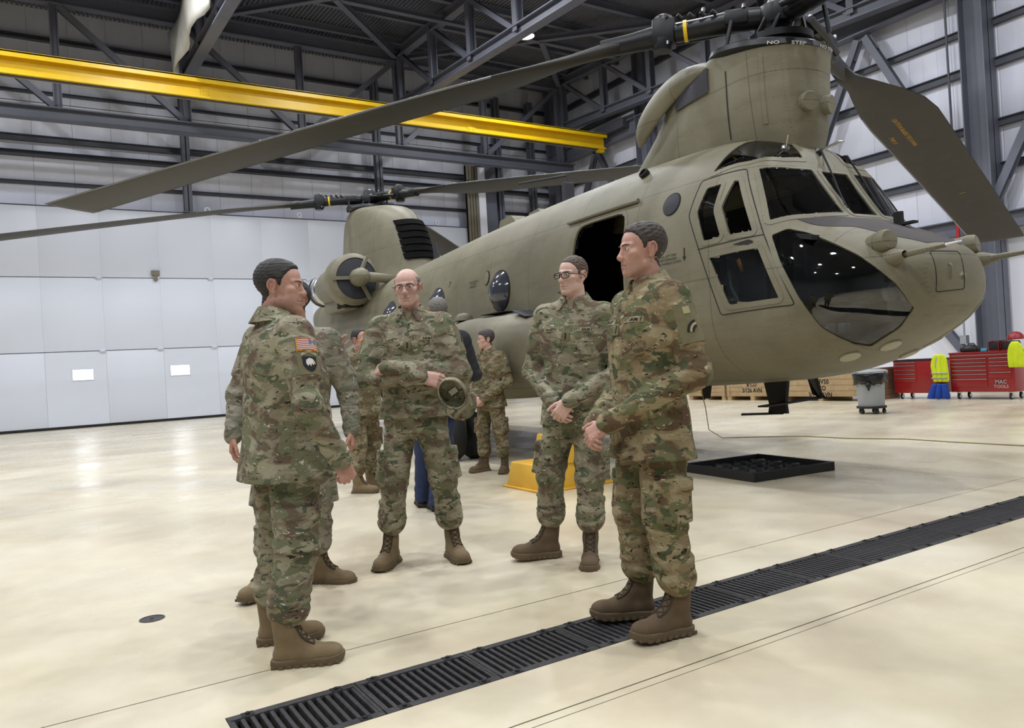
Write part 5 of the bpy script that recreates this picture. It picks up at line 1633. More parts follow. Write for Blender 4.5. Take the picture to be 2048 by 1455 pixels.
class Person:
    def __init__(s, loc, face, H, seed, label, res=.0065):
        """face: world direction the body faces"""
        s.seed = seed; s.res = res
        s.root = empty('person', (loc[0], loc[1], 0), math.atan2(-face[0], face[1]))
        s.k = H / 1.80
        s.root.scale = (s.k, s.k, s.k)
        tag(s.root, label, 'person')
    def lean(s, a):
        s.root.rotation_euler[0] = math.radians(a)
    def part(s, name, me, parent=None, label=None):
        o = link(name, me, parent or s.root)
        if label: o['label'] = label
        return o
    # feet: (x, y, toe direction angle: + toward wearer's left)
    def legs(s, feet, mat='camo', boots='boot', knee_fwd=.03, loose=1.0, cargo=True, blouse=True, z_end=.245, hipw=.088, label=None):
        seed = s.seed; F_ = Field((-.36, -.30, .02), (.36, .34, 1.02), s.res)
        prof = [(.80, .162, .120, 0, -.005), (.88, .165, .125, 0, -.01), (.95, .165, .125, 0, -.005), (1.0, .155, .115, 0, 0)]
        tf = torso_fn(prof, .002, seed); F_.put(tf, (-.2, -.17, .8), (.2, .17, 1.0), 0)
        s.ankles = []
        for i, (sx, (fx, fy, fa)) in enumerate(zip((1, -1), feet)):
            fd = np.array([-math.sin(fa), math.cos(fa), 0])
            hip = np.array([sx * hipw, -.008, .86]); ank = np.array([fx, fy, .13]) - fd * .040
            kn = hip + (ank - hip) * .5 + np.array([fd[0], fd[1], 0]) * knee_fwd + np.array([sx * .004, 0, 0])
            end = kn + (ank - kn) * ((kn[2] - z_end) / (kn[2] - ank[2]))
            w1 = wrinkles(.0045 * loose, 3.2, seed + i * 7 + 1, bands=[(.95, .18), (.05, .15)])
            w2 = wrinkles(.0055 * loose, 3.6, seed + i * 7 + 2, bands=[(.9, .25), (.05, .12)])
            F_.cap(hip + np.array([0, 0, .0]), kn, .097 * loose ** .25, .079 * loose ** .3, .05, wr=w1, flat=((0, 1, 0), 1.10))
            F_.cap(kn, end, .077 * loose ** .3, .070 * loose ** .5, .03, wr=w2, flat=((0, 1, 0), 1.08))
            F_.cap(hip + (kn - hip) * .72 + np.array([0, .015, 0]), kn + np.array([0, .022, .0]), .066, .062, .04)
            if blouse:
                F_.cap(end + np.array([0, 0, .055]), end + np.array([0, 0, .018]), .084, .086, .02, wr=wrinkles(.005, 1.2, seed + 31 + i))
            def region(p, q, r0, dil, t0, t1, ph0, phw, k=.006):
                d = q - p; L = np.linalg.norm(d); dn = d / L
                lat = np.array([math.cos(ph0), math.sin(ph0), 0.0]); lat -= dn * (lat @ dn); lat /= np.linalg.norm(lat)
                oth = np.cross(dn, lat)
                def fn(x, y, z):
                    vx, vy, vz = x - p[0], y - p[1], z - p[2]
                    t = (vx * dn[0] + vy * dn[1] + vz * dn[2]) / L
                    a = vx * lat[0] + vy * lat[1] + vz * lat[2]; b = vx * oth[0] + vy * oth[1] + vz * oth[2]
                    rr = np.sqrt(a * a + b * b) - (r0 + dil)
                    ang = np.abs(np.arctan2(b, a)) * r0 - phw
                    return np.maximum(np.maximum(rr, ang), np.maximum(t0 - t, t - t1) * L)
                R = r0 + dil
                F_.put(fn, np.minimum(p, q) - R, np.maximum(p, q) + R, k)
            if cargo:
                lat = 0 if sx > 0 else PI
                lat += fa * .5
                region(hip, kn, .090, .028, .52, 1.02, lat, .080)
                region(hip, kn, .092, .034, .50, .66, lat, .086)
                region(kn, end, .070, .014, .48, .84, lat, .052)
                region(kn, end, .070, .019, .44, .54, lat, .056)
            # cut the hem flat
            sl, x, y, z = F_.blk(end - .12, end + .12, 0)
            if not blouse:
                F_.D[sl] = np.maximum(F_.D[sl], z_end - .005 - z)
            s.ankles.append((fx, fy, fa))
        P, Q = F_.mesh()
        o = s.part('trousers', raw_mesh('trousers', P, Q, MAT[mat] if isinstance(mat, str) else mat), label=label)
        for (fx, fy, fa) in feet:
            b = link(('boot' if boots != 'shoe_black' else 'shoe'), BOOT[boots], s.root, (fx, fy, 0), (0, 0, fa), (1.03 / s.k ** .3,) * 3)
            link('sole', SOLE[boots], b); link('laces', LACE, b)
        return o
    def jacket(s, arms, mat, girth=1.0, belly=0.0, hem=.80, collar=True, pockets=True, plain=False, amp=.004, label=None, cuffr=.047):
        seed = s.seed
        F_ = Field((-.50, -.30, hem - .03), (.50, .46, 1.75 if any(a[1][2] > 1.5 for a in arms) else 1.64), s.res)
        g = girth
        prof = [(hem, .215 * g, .166 * g + belly * .7, 0, -.005 + belly * .4), (hem + .09, .200 * g, .153 * g + belly, 0, -.005 + belly * .5), (1.03, .183 * g, .136 * g + belly, 0, belly * .6), (1.15, .188 * g, .134 * g + belly * .8, 0, .002 + belly * .5), (1.28, .200 * g, .137 * g + belly * .2, 0, .002 + belly * .1), (1.38, .196 * g, .128 * g, 0, -.004), (1.45, .168 * g, .108 * g, 0, -.012), (1.50, .112, .085, 0, -.012), (1.535, .082, .078, 0, -.010)]
        tf = torso_fn(prof, amp, seed)
        F_.put(tf, (-.3, -.25, hem), (.3, .3, 1.54), 0)
        for sx in (-1, 1):
            F_.cap((sx * .06, -.012, 1.487), (sx * .170 * g, -.012, 1.448), .05, .066, .05)
        s.arm = []
        for i, (sx, (el, wr_)) in enumerate(zip((1, -1), arms)):
            sh = np.array([sx * .192 * g, -.012, 1.435]); el = np.array(el, float); wr_ = np.array(wr_, float)
            F_.cap(sh, el, .073 * g ** .5, .060, .045, wr=wrinkles(.0042, 2.6, seed + 40 + i, bands=[(.95, .22), (.1, .1)]))
            F_.cap(el, wr_, .061, cuffr, .03, wr=wrinkles(.0048, 3.0, seed + 50 + i, bands=[(.05, .2), (.85, .2)]))
            d = (wr_ - el) / np.linalg.norm(wr_ - el)
            F_.cap(wr_ - d * .035, wr_ - d * .004, cuffr + .002, cuffr + .003, .006)
            s.arm.append((sh, el, wr_, d))
            if pockets:      # bellows pocket on the upper sleeve
                a = el - sh; L = np.linalg.norm(a); an = a / L
                lat = np.array([sx * 1.0, .12, 0]); lat -= an * (lat @ an); lat /= np.linalg.norm(lat); oth = np.cross(an, lat)
                def fn(x, y, z, a=an, lat=lat, oth=oth, sh=sh, L=L):
                    vx, vy, vz = x - sh[0], y - sh[1], z - sh[2]
                    t = (vx * a[0] + vy * a[1] + vz * a[2])
                    u = vx * lat[0] + vy * lat[1] + vz * lat[2]; b = vx * oth[0] + vy * oth[1] + vz * oth[2]
                    rr = np.sqrt(u * u + b * b) - (.0785 * g ** .5 - .010 * t / L)
                    return np.maximum(np.maximum(rr, np.abs(b) - .058), np.maximum(.035 - t, t - .225) * 1.0 + np.where(u > 0, 0, .2))
                F_.put(fn, np.minimum(sh, el) - .09, np.maximum(sh, el) + .09, .004)
        if pockets:
            def strip(cond, dil):
                def fn(x, y, z): return np.maximum(tf(x, y, z) - dil, cond(x, y, z))
                F_.put(fn, (-.22, -.02, hem), (.22, .3, 1.5), .004)
            strip(lambda x, y, z: np.maximum(np.maximum(np.abs(x) - .028, -y), np.maximum(hem - z, z - 1.46)), .005)
            for sx in (-1, 1):
                ca, sa = math.cos(.28), math.sin(.28)
                def cond(x, y, z, sx=sx):
                    u = (x - sx * .098) * ca + (z - 1.265) * sa * sx; v = -(x - sx * .098) * sa * sx + (z - 1.265) * ca
                    return np.maximum(np.maximum(np.abs(u) - .058, np.abs(v) - .085), -y)
                strip(cond, .007)
                def cond2(x, y, z, sx=sx):
                    u = (x - sx * .098) * ca + (z - 1.265) * sa * sx; v = -(x - sx * .098) * sa * sx + (z - 1.265) * ca
                    return np.maximum(np.maximum(np.abs(u - .0) - .060, np.abs(v - .068) - .022), -y)
                strip(cond2, .011)
        if collar:
            def col_(x, y, z):
                r_ = np.sqrt(x * x + ((y + .010) * .98) ** 2)
                zt = 1.568 - .026 * np.clip((y + .01) / .08, -.7, 1)
                rc = .071 + np.clip(zt - z, 0, .1) * .62
                sh_ = np.abs(r_ - rc) - .0055
                zb_ = 1.508 - .042 * np.clip((y - .02) / .06, 0, 1)
                gap = (.014 + np.clip(zt - z, -.01, .1) * .60) - np.abs(x)
                gap = np.where(y > 0, gap, -1.0)
                return np.maximum(np.maximum(sh_, gap), np.maximum(z - zt, zb_ - z))
            F_.put(col_, (-.13, -.14, 1.48), (.13, .13, 1.6), .004)
        # the coat hangs open at the hem
        sl, x, y, z = F_.blk((-.3, -.3, hem - .03), (.3, .3, hem + .03), 0)
        inner = (np.sqrt((x / (.192 * g)) ** 2 + ((y + .005 - belly * .4) / (.143 * g + belly * .7)) ** 2) - 1) * .15
        F_.D[sl] = np.maximum(F_.D[sl], -np.maximum(inner, z - hem - .022))
        # hollow the neck opening
        F_.cap((0, -.012, 1.50), (0, -.008, 1.62), .062, .066, .006, 's')
        F_.cap((0, .075, 1.475), (0, .06, 1.60), .012, .044, .006, 's')
        P, Q = F_.mesh()
        me = raw_mesh('jacket', P, Q, mat)
        s.jbvh = BVHTree.FromPolygons([Vector(v) for v in P], [tuple(q) for q in Q])
        o = s.part('jacket', me, label=label)
        us = Field((-.09, -.1, 1.42), (.09, .11, 1.57), .006)
        us.cap((0, -.006, 1.44), (0, -.006, 1.525), .070, .066, 0); us.D = np.maximum(us.D, us.ax[2][None, None, :] - 1.538 - .0 * us.D)
        us.cap((0, -.014, 1.5), (0, -.012, 1.6), .058, .058, .004, 's')
        P, Q = us.mesh()
        if not plain: s.part('undershirt', raw_mesh('undershirt', P, Q, MAT['tshirt']))
        return o
    def body(s, st, skin, head_yaw=0, head_pitch=0, hands=(None, None), head_at=(0, .018, 1.672), hair=None, hairmat=None, brows=None, h=.0028, tilt=0, open_eyes=True):
        """head with neck, hands and the body under the clothes, as one skin object"""
        F_, base = head_field(h, st)
        P, Q = F_.mesh()
        R_ = rotm(head_yaw, head_pitch, tilt)
        at = np.array(head_at)
        sc = st.get('scale', 1.0)
        T = face_tones(P, st)
        V = [xform(P * sc, R_, at)]; Fs = [Q]; Ts = [T]
        n = len(P)
        for i, hd in enumerate(hands):
            if hd is None: continue
            hp, fwd, up, kw = hd
            hP, hQ = hand_mesh(**kw)
            if i == 0: hP = hP * np.array([-1, 1, 1]); hQ = hQ[:, ::-1]
            M_ = frame_dir(fwd, up)
            V.append(xform(hP * .98, M_, hp)); Fs.append(hQ + n); n += len(hP)
            zt = np.zeros((len(hP), 4)); zt[:, 0] = .10; zt[:, 3] = 1; Ts.append(zt)
        # slim inner figure
        B = Field((-.45, -.2, .1), (.45, .4, 1.6), .02)
        B.cap((0, -.01, .92), (0, -.01, 1.4), .09, .10, .05, flat=((1, 0, 0), 1.35)); B.cap((0, -.01, 1.4), (0, -.02, 1.56), .06, .05, .04)
        for (sh, el, wr_, d) in s.arm: B.cap(sh, el, .042, .036, .03); B.cap(el, wr_, .036, .026, .03)
        for sx, (fx, fy, fa) in zip((1, -1), s.ankles): B.cap((sx * .085, -.01, .86), (sx * .045 + fx * .5, fy * .5 + .01, .5), .06, .045, .03); B.cap((sx * .045 + fx * .5, fy * .5 + .01, .5), (fx, fy - .03, .15), .045, .035, .03)
        bP, bQ = B.mesh(); V.append(bP); Fs.append(bQ + n); z4 = np.zeros((len(bP), 4)); z4[:, 3] = 1; Ts.append(z4)
        me = raw_mesh('body', np.concatenate(V), np.concatenate(Fs), skin)
        T = np.concatenate(Ts)
        if len(me.vertices) == len(T): add_tone(me, T)
        s.bodyo = s.part('body', me)
        s.headM = (R_ * sc, at)
        hw = lambda p: xform(np.array(p, float)[None] * sc, R_, at)[0]
        s.hw = hw
        # eyes
        for sx in (-1, 1):
            e = MB(); e.lathe([(.0, .0128), (.003, .0125), (.0056, .0115), (.0105, .0073), (.0128, 0), (.0105, -.0073), (0, -.0128)], 16, 0, (0, 0, 0), (0, 1, 0), cap=False)
            em = e.mesh('eye', [MAT['eye_white'], MAT['iris']], smooth=True)
            em.polygons.foreach_set('material_index', [1 if p.index < 32 else 0 for p in em.polygons])
            eo = s.part('eye', em)
            gz = st.get('gaze', 0.0)
            eo.matrix_local = Matrix.Translation(hw((sx * .031, .0752, .0005))) @ Matrix((R_ * sc) @ rotm(gz)).to_4x4()
        if brows:
            for sx in (-1, 1):
                b = MB(); pts = []
                for t in np.linspace(0, 1, 7):
                    q = (sx * (.012 + .036 * t), .0955 - .021 * t ** 1.6, .0165 + .006 * math.sin(t * 2.4) - .002 * t)
                    pts.append(Vector(hw(q)))
                b.tube(pts, [.0032, .0042, .0045, .0042, .0036, .0028, .0016], 6, sy=.55)
                b.build('eyebrow', brows, s.root, smooth=True)
        if hair:
            kind, T_, te = hair
            hP, hQ = hair_from(F_, base, kind, T_, te, seed=s.seed, tex=st.get('tex', .0013))
            # keep only what stands proud of the skin
            s.part('hair', raw_mesh('hair', xform(hP * sc, R_, at), hQ, hairmat))
        return hw
    def glasses(s, thick=.0026, w=.026, hgt=.0165, half_rim=False, mat='specs'):
        hw = s.hw
        o = empty('glasses', (0, 0, 0), parent=s.root)
        fr = MB(); z0 = -.002; y0 = .108
        for sx in (-1, 1):
            n = 18; ring = []
            for k in range(n + 1):
                a = 2 * PI * k / n
                c, q = math.cos(a), math.sin(a)
                x = sx * .033 + w * np.sign(c) * abs(c) ** .7; z = z0 + hgt * np.sign(q) * abs(q) ** .7
                ring.append(Vector(hw((x, y0 - (abs(x) / .06) ** 2 * .010, z))))
            if half_rim:
                fr.tube(ring[0:n // 2 + 1], thick, 6); fr.tube(ring[n // 2:], thick * .35, 6)
            else: fr.tube(ring, thick, 6, cap=False)
            fr.tube([Vector(hw((sx * (.033 + w), .098, z0 + .008))), Vector(hw((sx * .076, .085, z0 + .009))), Vector(hw((sx * .083, .0, z0 + .008))), Vector(hw((sx * .084, -.02, z0 - .008)))], thick * .9, 6)
            l_ = MB(); l_.add([p for p in ring[:-1]], [tuple(range(n))]); l_.build('lens', MAT['specs_lens'], o)
        fr.tube([Vector(hw((-.010, .108, z0 + .006))), Vector(hw((0, .112, z0 + .008))), Vector(hw((.010, .108, z0 + .006)))], thick, 6)
        fr.build('frame', MAT[mat], o, smooth=True)
    # things sewn on the jacket ---------------------------------------------------
    def patch(s, c, n, up, w, h_, mat, name, off=.003, poly=None, parent=None, step=.012, label=None):
        """cloth patch that follows the jacket; c in body space, n outward, up = top of the patch"""
        n = Vector(n).normalized(); up = Vector(up); up = (up - n * up.dot(n)).normalized(); ri = up.cross(n)
        c = Vector(c)
        pts = poly or [(-w / 2, -h_ / 2), (w / 2, -h_ / 2), (w / 2, h_ / 2), (-w / 2, h_ / 2)]
        b2 = densify([np.array(p) for p in pts], step)
        lo, hi = np.min(b2, 0), np.max(b2, 0)
        g_ = np.stack(np.meshgrid(np.arange(lo[0] + step / 2, hi[0], step), np.arange(lo[1] + step / 2, hi[1], step)), -1).reshape(-1, 2)
        g_ = g_[in_poly(g_, b2)] if len(g_) else g_
        v2, _, fs = delaunay_2d_cdt([Vector(p) for p in b2] + [Vector(p) for p in g_], [], [list(range(len(b2)))], 1, 1e-7)[:3]
        def pr(q, o_):
            p = c + ri * q[0] + up * q[1]
            hh = s.jbvh.ray_cast(p + n * .15, -n, .4)
            if hh[0] is None: hh = s.jbvh.find_nearest(p)
            return hh[0] + n * o_
        m = MB(); m.add([pr(v, off) for v in v2], fs)
        nb = len(b2); m.add([pr(v, off) for v in b2] + [pr(v, -.004) for v in b2], [(i, (i + 1) % nb, nb + (i + 1) % nb, nb + i) for i in range(nb)])
        o = m.build(name, mat, parent or s.root, smooth=True, angle=50)
        if label: o['label'] = label
        s._pf = (c, n, up, ri, pr)
        return o
    def letters(s, txt, size, mat, parent, dx=0, dy=0, off=.0042, name='lettering', bold=.0):
        c, n, up, ri, pr = s._pf
        vs, fs = text_mesh(txt, size, bold, res=1)
        m = MB(); m.add([pr((v.x + dx, v.y + dy), off) for v in vs], fs)
        return m.build(name, mat, parent)
    def tapes(s, name_txt, army='U.S. ARMY', z=1.355, x=.094, rank=True):
        for sx, txt in ((1, name_txt), (-1, army)):
            if txt is None: continue
            o = s.patch((sx * x, .1, z), (sx * .18, 1, .1), (0, 0, 1), .115, .026, MAT['tape'], 'name_tape')
            s.letters(txt, .023, MAT['tape_text'], o, 0, 0, .0045, bold=.0006)
        if rank:
            o = s.patch((0, .1, 1.315), (0, 1, .1), (0, 0, 1), .046, .05, MAT['velcro'], 'rank_patch', .008)
            s.patch((.0, .1, 1.315), (0, 1, .1), (0, 0, 1), .008, .034, MAT['tape_text'], 'rank_mark', .0095, parent=o)
    def velcro(s, sx, dn=0.0):
        """field on the sleeve pocket; returns centre and normal for the badges"""
        sh, el, wr_, d = s.arm[0 if sx > 0 else 1]
        a = (el - sh) / np.linalg.norm(el - sh)
        c = sh + a * .13; n = np.array([sx * 1.0, .12, .05]); n -= a * (n @ a); n /= np.linalg.norm(n)
        s.patch(c, n, -a, .098, .165, MAT['velcro'], 'sleeve_panel', .003)
        return c, n, -a

# ------------------------------------------------------------------ the people
def fdir(a):
    """direction on the floor: 0 toward the camera, +90 to the right of the picture"""
    a = math.radians(a)
    return (-.527 * math.cos(a) + .85 * math.sin(a), -.85 * math.cos(a) - .527 * math.sin(a))
def make_person(loc, a, H, seed, label, feet, **kw):
    p = Person(loc, fdir(a), H, seed, label, **kw)
    th = p.root.rotation_euler[2]; c, s_ = math.cos(-th), math.sin(-th)
    out = []
    for (wx, wy, fa) in feet:
        dx, dy = (wx - loc[0]) / p.k, (wy - loc[1]) / p.k
        out.append((c * dx - s_ * dy, s_ * dx + c * dy, math.radians(fa - a)))
    p.a = a
    return p, out
rel = lambda head, body: math.radians(head - body)
CAMO_L = camo_material('camo_cloth_left', OCP, 1.0, (0, 0, 0))
CAMO_L2 = camo_material('camo_cloth_grey', OCPG, 1.0, (31, 4, 8))
CAMO_F = camo_material('camo_cloth_far', OCPW, 1.05, (7, 14, 3))
CAMO_C = camo_material('camo_cloth_centre', OCP, 1.0, (3, 9, 5))
CAMO_W = camo_material('camo_cloth_woman', OCPW, 1.1, (13, 2, 19))
CAMO_Y = camo_material('camo_cloth_young', OCP, 1.0, (5, 6, 11))
CAMO_R = camo_material('camo_cloth_right', [(150, 139, 110), (134, 119, 91), (104, 104, 74), (79, 84, 61), (95, 78, 59), (48, 39, 34), (182, 174, 150)], 1.0, (2, 17, 7))
SK_A = skin_material('skin_ruddy', (190, 147, 131), (164, 104, 98), (152, 120, 108))
SK_B = skin_material('skin_fair', (206, 166, 152), (176, 114, 110), (180, 144, 132))
SK_C = skin_material('skin_warm', (176, 132, 111), (150, 92, 82), (140, 108, 92))
SK_D = skin_material('skin_pale', (214, 178, 164), (184, 124, 120), (196, 158, 146))
H_DARK = hair_material('hair_dark_brown', (24, 20, 19), (44, 36, 32))
H_BLACK = hair_material('hair_black', (20, 19, 20), (38, 36, 36))
H_GREY = hair_material('hair_grey', (84, 80, 76), (140, 136, 130))
H_SALT = hair_material('hair_salt_pepper', (44, 41, 40), (96, 92, 88))
H_BUZZ = hair_material('hair_buzz_brown', (62, 48, 38), (98, 78, 62))
H_BROWN = hair_material('hair_brown', (36, 29, 25), (66, 54, 46))

CLASP_R = dict(curl=(.45, .7, .5), thumb=(.45, .8, -.2), spread=.02)
CLASP_L = dict(curl=(.65, .8, .5), thumb=(.5, .8, -.1), spread=.02)
HANG = dict(curl=(.35, .45, .3), thumb=(.4, .85, -.3), spread=.03)

def flag_patch(p, c, n, up, w=.088, h_=.052, stars='right'):
    """flag with gold border: stripes and a starred corner"""
    o = p.patch(c, n, up, w + .006, h_ + .006, MAT['gold'], 'flag_patch', .006)
    sg = 1 if stars == 'right' else -1
    def sub(x0, x1, y0, y1, mat, nm, off):
        p.patch(c, n, up, 0, 0, MAT[mat], nm, off, poly=[(x0, y0), (x1, y0), (x1, y1), (x0, y1)], parent=o, step=.02)
    for k in range(13):
        y1 = h_ / 2 - h_ * k / 13; y0 = y1 - h_ / 13
        sub(-w / 2, w / 2, y0, y1, 'flag_red' if k % 2 == 0 else 'flag_white', 'flag_stripe', .0068)
    cx0, cx1 = (w / 2 - w * .42, w / 2) if sg > 0 else (-w / 2, -w / 2 + w * .42)
    sub(cx0, cx1, h_ / 2 - h_ * 7 / 13, h_ / 2, 'flag_blue', 'flag_canton', .0076)
    m = MB(); c_, n_, up_, ri, pr = p._pf
    for i in range(6):
        for j in range(5):
            x = cx0 + (cx1 - cx0) * (i + .5) / 6; y = h_ / 2 - h_ * 7 / 13 * (j + .5) / 5
            m.add([pr((x + .0018 * math.cos(q), y + .0018 * math.sin(q)), .0082) for q in np.linspace(0, 2 * PI, 5, endpoint=False)], [(0, 1, 2, 3, 4)])
    so_ = m.build('flag_stars', MAT['flag_white'], o); so_['kind'] = 'stuff'
    return o
def shield_badge(p, c, n, up, dn=-.052):
    """dark shield with a pale bird head and a tab above it"""
    c = Vector(c) + Vector(up) * dn
    tab = [(-.034, .030), (0, .042), (.034, .030), (.034, .042), (0, .054), (-.034, .042)]
    o2 = p.patch(c, n, up, 0, 0, MAT['patch_khaki'], 'tab_patch', .006, poly=tab)
    p.letters('AIRBORNE', .010, MAT['tape_text'], o2, 0, .044, .0072)
    sh = [(-.032, .026), (.032, .026), (.031, -.012), (.018, -.032), (0, -.042), (-.018, -.032), (-.031, -.012)]
    o = p.patch(c, n, up, 0, 0, MAT['patch_black'], 'shoulder_patch', .006, poly=sh)
    bird = [(-.020, -.006), (-.018, .010), (-.004, .018), (.010, .014), (.020, .002), (.024, -.010), (.016, -.006), (.012, -.014), (.004, -.006), (.000, -.020), (-.006, -.008), (-.012, -.018)]
    p.patch(c, n, up, 0, 0, MAT['flag_white'], 'eagle_head', .0075, poly=bird, parent=o, step=.006)
    p.patch(c, n, up, 0, 0, MAT['gold'], 'beak', .0085, poly=[(.012, .002), (.024, -.010), (.014, -.008)], parent=o, step=.005)
def rainbow_badge(p, c, n, up, dn=-.03, mats=('tape_text', 'patch_khaki', 'tape_text')):
    """quarter-circle badge of three curved bands"""
    c = Vector(c) + Vector(up) * dn
    o = None
    for k, mt in enumerate(mats):
        r0, r1 = .020 + k * .011, .030 + k * .011
        a = np.linspace(math.radians(95), math.radians(175), 8)
        poly = [(.03 + r1 * math.cos(t), -.022 + r1 * math.sin(t)) for t in a] + [(.03 + r0 * math.cos(t), -.022 + r0 * math.sin(t)) for t in a[::-1]]
        q = p.patch(c, n, up, 0, 0, MAT[mt], 'shoulder_patch' if k == 0 else 'patch_band', .006, poly=poly, parent=o, step=.008)
        o = o or q

# --- left man, seen from behind his right shoulder, facing right
p, ft_ = make_person((.925, 3.43), 126, 1.735, 11, 'heavy-set soldier at the left with flag patch, seen from behind, facing right', [(.87, 3.27, 97), (.89, 3.60, 102)])
p.legs(ft_, CAMO_L, loose=1.35, hipw=.105)
p.jacket([((.345, -.02, 1.13), (.33, .12, .885)), ((-.34, .0, 1.13), (-.26, .18, .93))], CAMO_L, girth=1.22, belly=.02, hem=.80)
p.body(dict(fat=1.0, wide=1.04, jaw=1.06, beard=.45, nose=.82, scale=1.04), SK_A, rel(90, 126), -.02, ((np.array((.33, .123, .885)), (-.05, .35, -1), (1, .1, 0), dict(curl=(.9, 1.0, .7), thumb=(.3, .85, -.5), spread=.02)), (np.array((-.26, .185, .93)), (.3, .5, -.8), (-.9, .4, .2), HANG)), hair=('short', .0065, .004), hairmat=H_DARK, brows=H_DARK)
c, n, u = p.velcro(1); flag_patch(p, c + u * .052, n, u); shield_badge(p, c, n, u, -.03)

# --- soldier standing behind him, mostly hidden
p, ft_ = make_person((1.20, 4.42), 12, 1.775, 12, 'soldier in faded camouflage half hidden behind the left man', [(1.03, 4.43, -20), (1.37, 4.46, 80)], res=.007)
p.root.rotation_euler[1] = math.radians(-2.6)
p.legs(ft_, CAMO_L2, loose=1.1)
p.jacket([((.31, -.02, 1.14), (.33, .05, .90)), ((-.31, -.02, 1.14), (-.33, .06, .91))], CAMO_L2, girth=1.06, hem=.82)
p.body(dict(beard=.3, scale=1.0), SK_C, rel(-32, 12), 0, ((np.array((.33, .05, .90)), (0, .2, -1), (1, 0, 0), HANG), (np.array((-.33, .06, .91)), (0, .25, -1), (-1, .1, 0), HANG)), hair=('short', .008, .004), hairmat=H_BLACK, brows=H_BLACK, h=.003)
p.tapes(None)

# --- far man raising a hand
p, ft_ = make_person((2.88, 7.63), 48, 1.69, 13, 'soldier in the background raising his right hand, left of the bald officer', [(2.76, 7.52, 75), (2.98, 7.72, 85)], res=.008)
p.legs(ft_, CAMO_F, loose=1.1)
p.jacket([((.40, .0, 1.33), (.34, .10, 1.575)), ((-.31, -.02, 1.14), (-.26, .12, .93))], CAMO_F, girth=1.08, belly=.015, hem=.84)
p.body(dict(fat=.6, wide=1.04, beard=.35, scale=1.03), SK_A, rel(58, 48), .02, ((np.array((.338, .103, 1.585)), (-.15, .1, 1), (.5, -.85, .1), dict(curl=(.3, .6, .5), thumb=(.7, .6, -.4), spread=.08)), (np.array((-.26, .12, .93)), (0, .3, -1), (-1, .1, 0), HANG)), hair=('receding', .004, .004), hairmat=H_DARK, brows=H_DARK, h=.0036)
p.tapes('ROSA', rank=False)

# --- bald officer with glasses, arms folded, cap in hand
p, ft_ = make_person((2.03, 4.47), -2, 1.865, 14, 'balding soldier with glasses and folded arms facing the camera', [(1.84, 4.56, -12), (2.215, 4.40, 22)])
p.legs(ft_, CAMO_C, loose=1.05)
p.jacket([((.30, .075, 1.125), (-.085, .235, 1.13)), ((-.305, .065, 1.135), (.115, .235, 1.195))], CAMO_C, girth=1.03, hem=.885, cuffr=.044)
p.body(dict(nose=.95, jaw=.95, beard=.15, scale=1.0), SK_B, rel(-4, -2), -.03, ((np.array((-.095, .235, 1.126)), (-1, .02, -.30), (0, 1, .25), dict(curl=(.5, .6, .4), thumb=(.3, .85, -.4), spread=.02)), (np.array((.125, .200, 1.192)), (.72, -.70, -.12), (.5, .6, .55), dict(curl=(.25, .35, .2), thumb=(.12, .98, -.15), spread=.02))), hair=('fringe', .0035, 0), hairmat=H_GREY, brows=H_SALT, tilt=.04)
p.glasses(.0016, .025, .0155, half_rim=True)
p.tapes('VAHEY')
c, n, u = p.velcro(-1); rainbow_badge(p, c, n, u, .0, ('patch_black', 'velcro', 'patch_black'))
c, n, u = p.velcro(1); flag_patch(p, c + u * .05, n, u)
CM = p

# --- man in a dark jacket behind him
p, ft_ = make_person((2.925, 6.14), -162, 1.86, 15, 'grey-haired man in dark jacket and jeans, back turned, behind the bald officer', [(2.88, 6.03, -160), (2.875, 6.30, -168)], res=.008)
p.root.rotation_euler[1] = math.radians(4)
p.legs(ft_, MAT['denim'], boots='shoe_black', cargo=False, blouse=False, z_end=.05, loose=.95)
p.jacket([((.34, .02, 1.14), (.24, .27, 1.10)), ((-.34, .02, 1.14), (-.24, .27, 1.10))], MAT['navy'], girth=1.14, belly=.01, hem=.80, pockets=False, plain=True)
p.body(dict(fat=.3, wide=1.04, scale=1.03), SK_C, rel(-150, -162), -.05, ((np.array((.24, .275, 1.1)), (-.5, 1, .2), (.2, 0, 1), HANG), (np.array((-.24, .275, 1.1)), (.5, 1, .2), (-.2, 0, 1), HANG)), hair=('short', .004, .001), hairmat=H_GREY, brows=H_GREY, h=.0036)

# --- woman in the background
p, ft_ = make_person((4.43, 7.67), -38, 1.645, 16, 'short-haired woman in camouflage with clasped hands beside the helicopter sponson', [(4.37, 7.82, -50), (4.49, 7.53, -10)], res=.008)
p.legs(ft_, CAMO_W, boots='boot_dark', loose=1.1)
p.jacket([((.29, -.03, 1.13), (.065, .20, .945)), ((-.29, -.03, 1.13), (-.065, .21, .94))], CAMO_W, girth=1.03, hem=.82)
p.body(dict(jaw=.92, wide=.97, nose=.8, beard=0, scale=.98), SK_B, rel(-72, -38), 0, ((np.array((.06, .205, .94)), (-.75, .35, -.55), (.2, .9, .2), CLASP_R), (np.array((-.06, .225, .935)), (.75, .35, -.55), (-.2, .9, .2), CLASP_L)), hair=('woman', .012, .010), hairmat=H_SALT, brows=H_DARK, h=.0034)
p.tapes(None, rank=False)
c, n, u = p.velcro(-1); rainbow_badge(p, c, n, u, .0, ('patch_black', 'velcro', 'patch_black'))

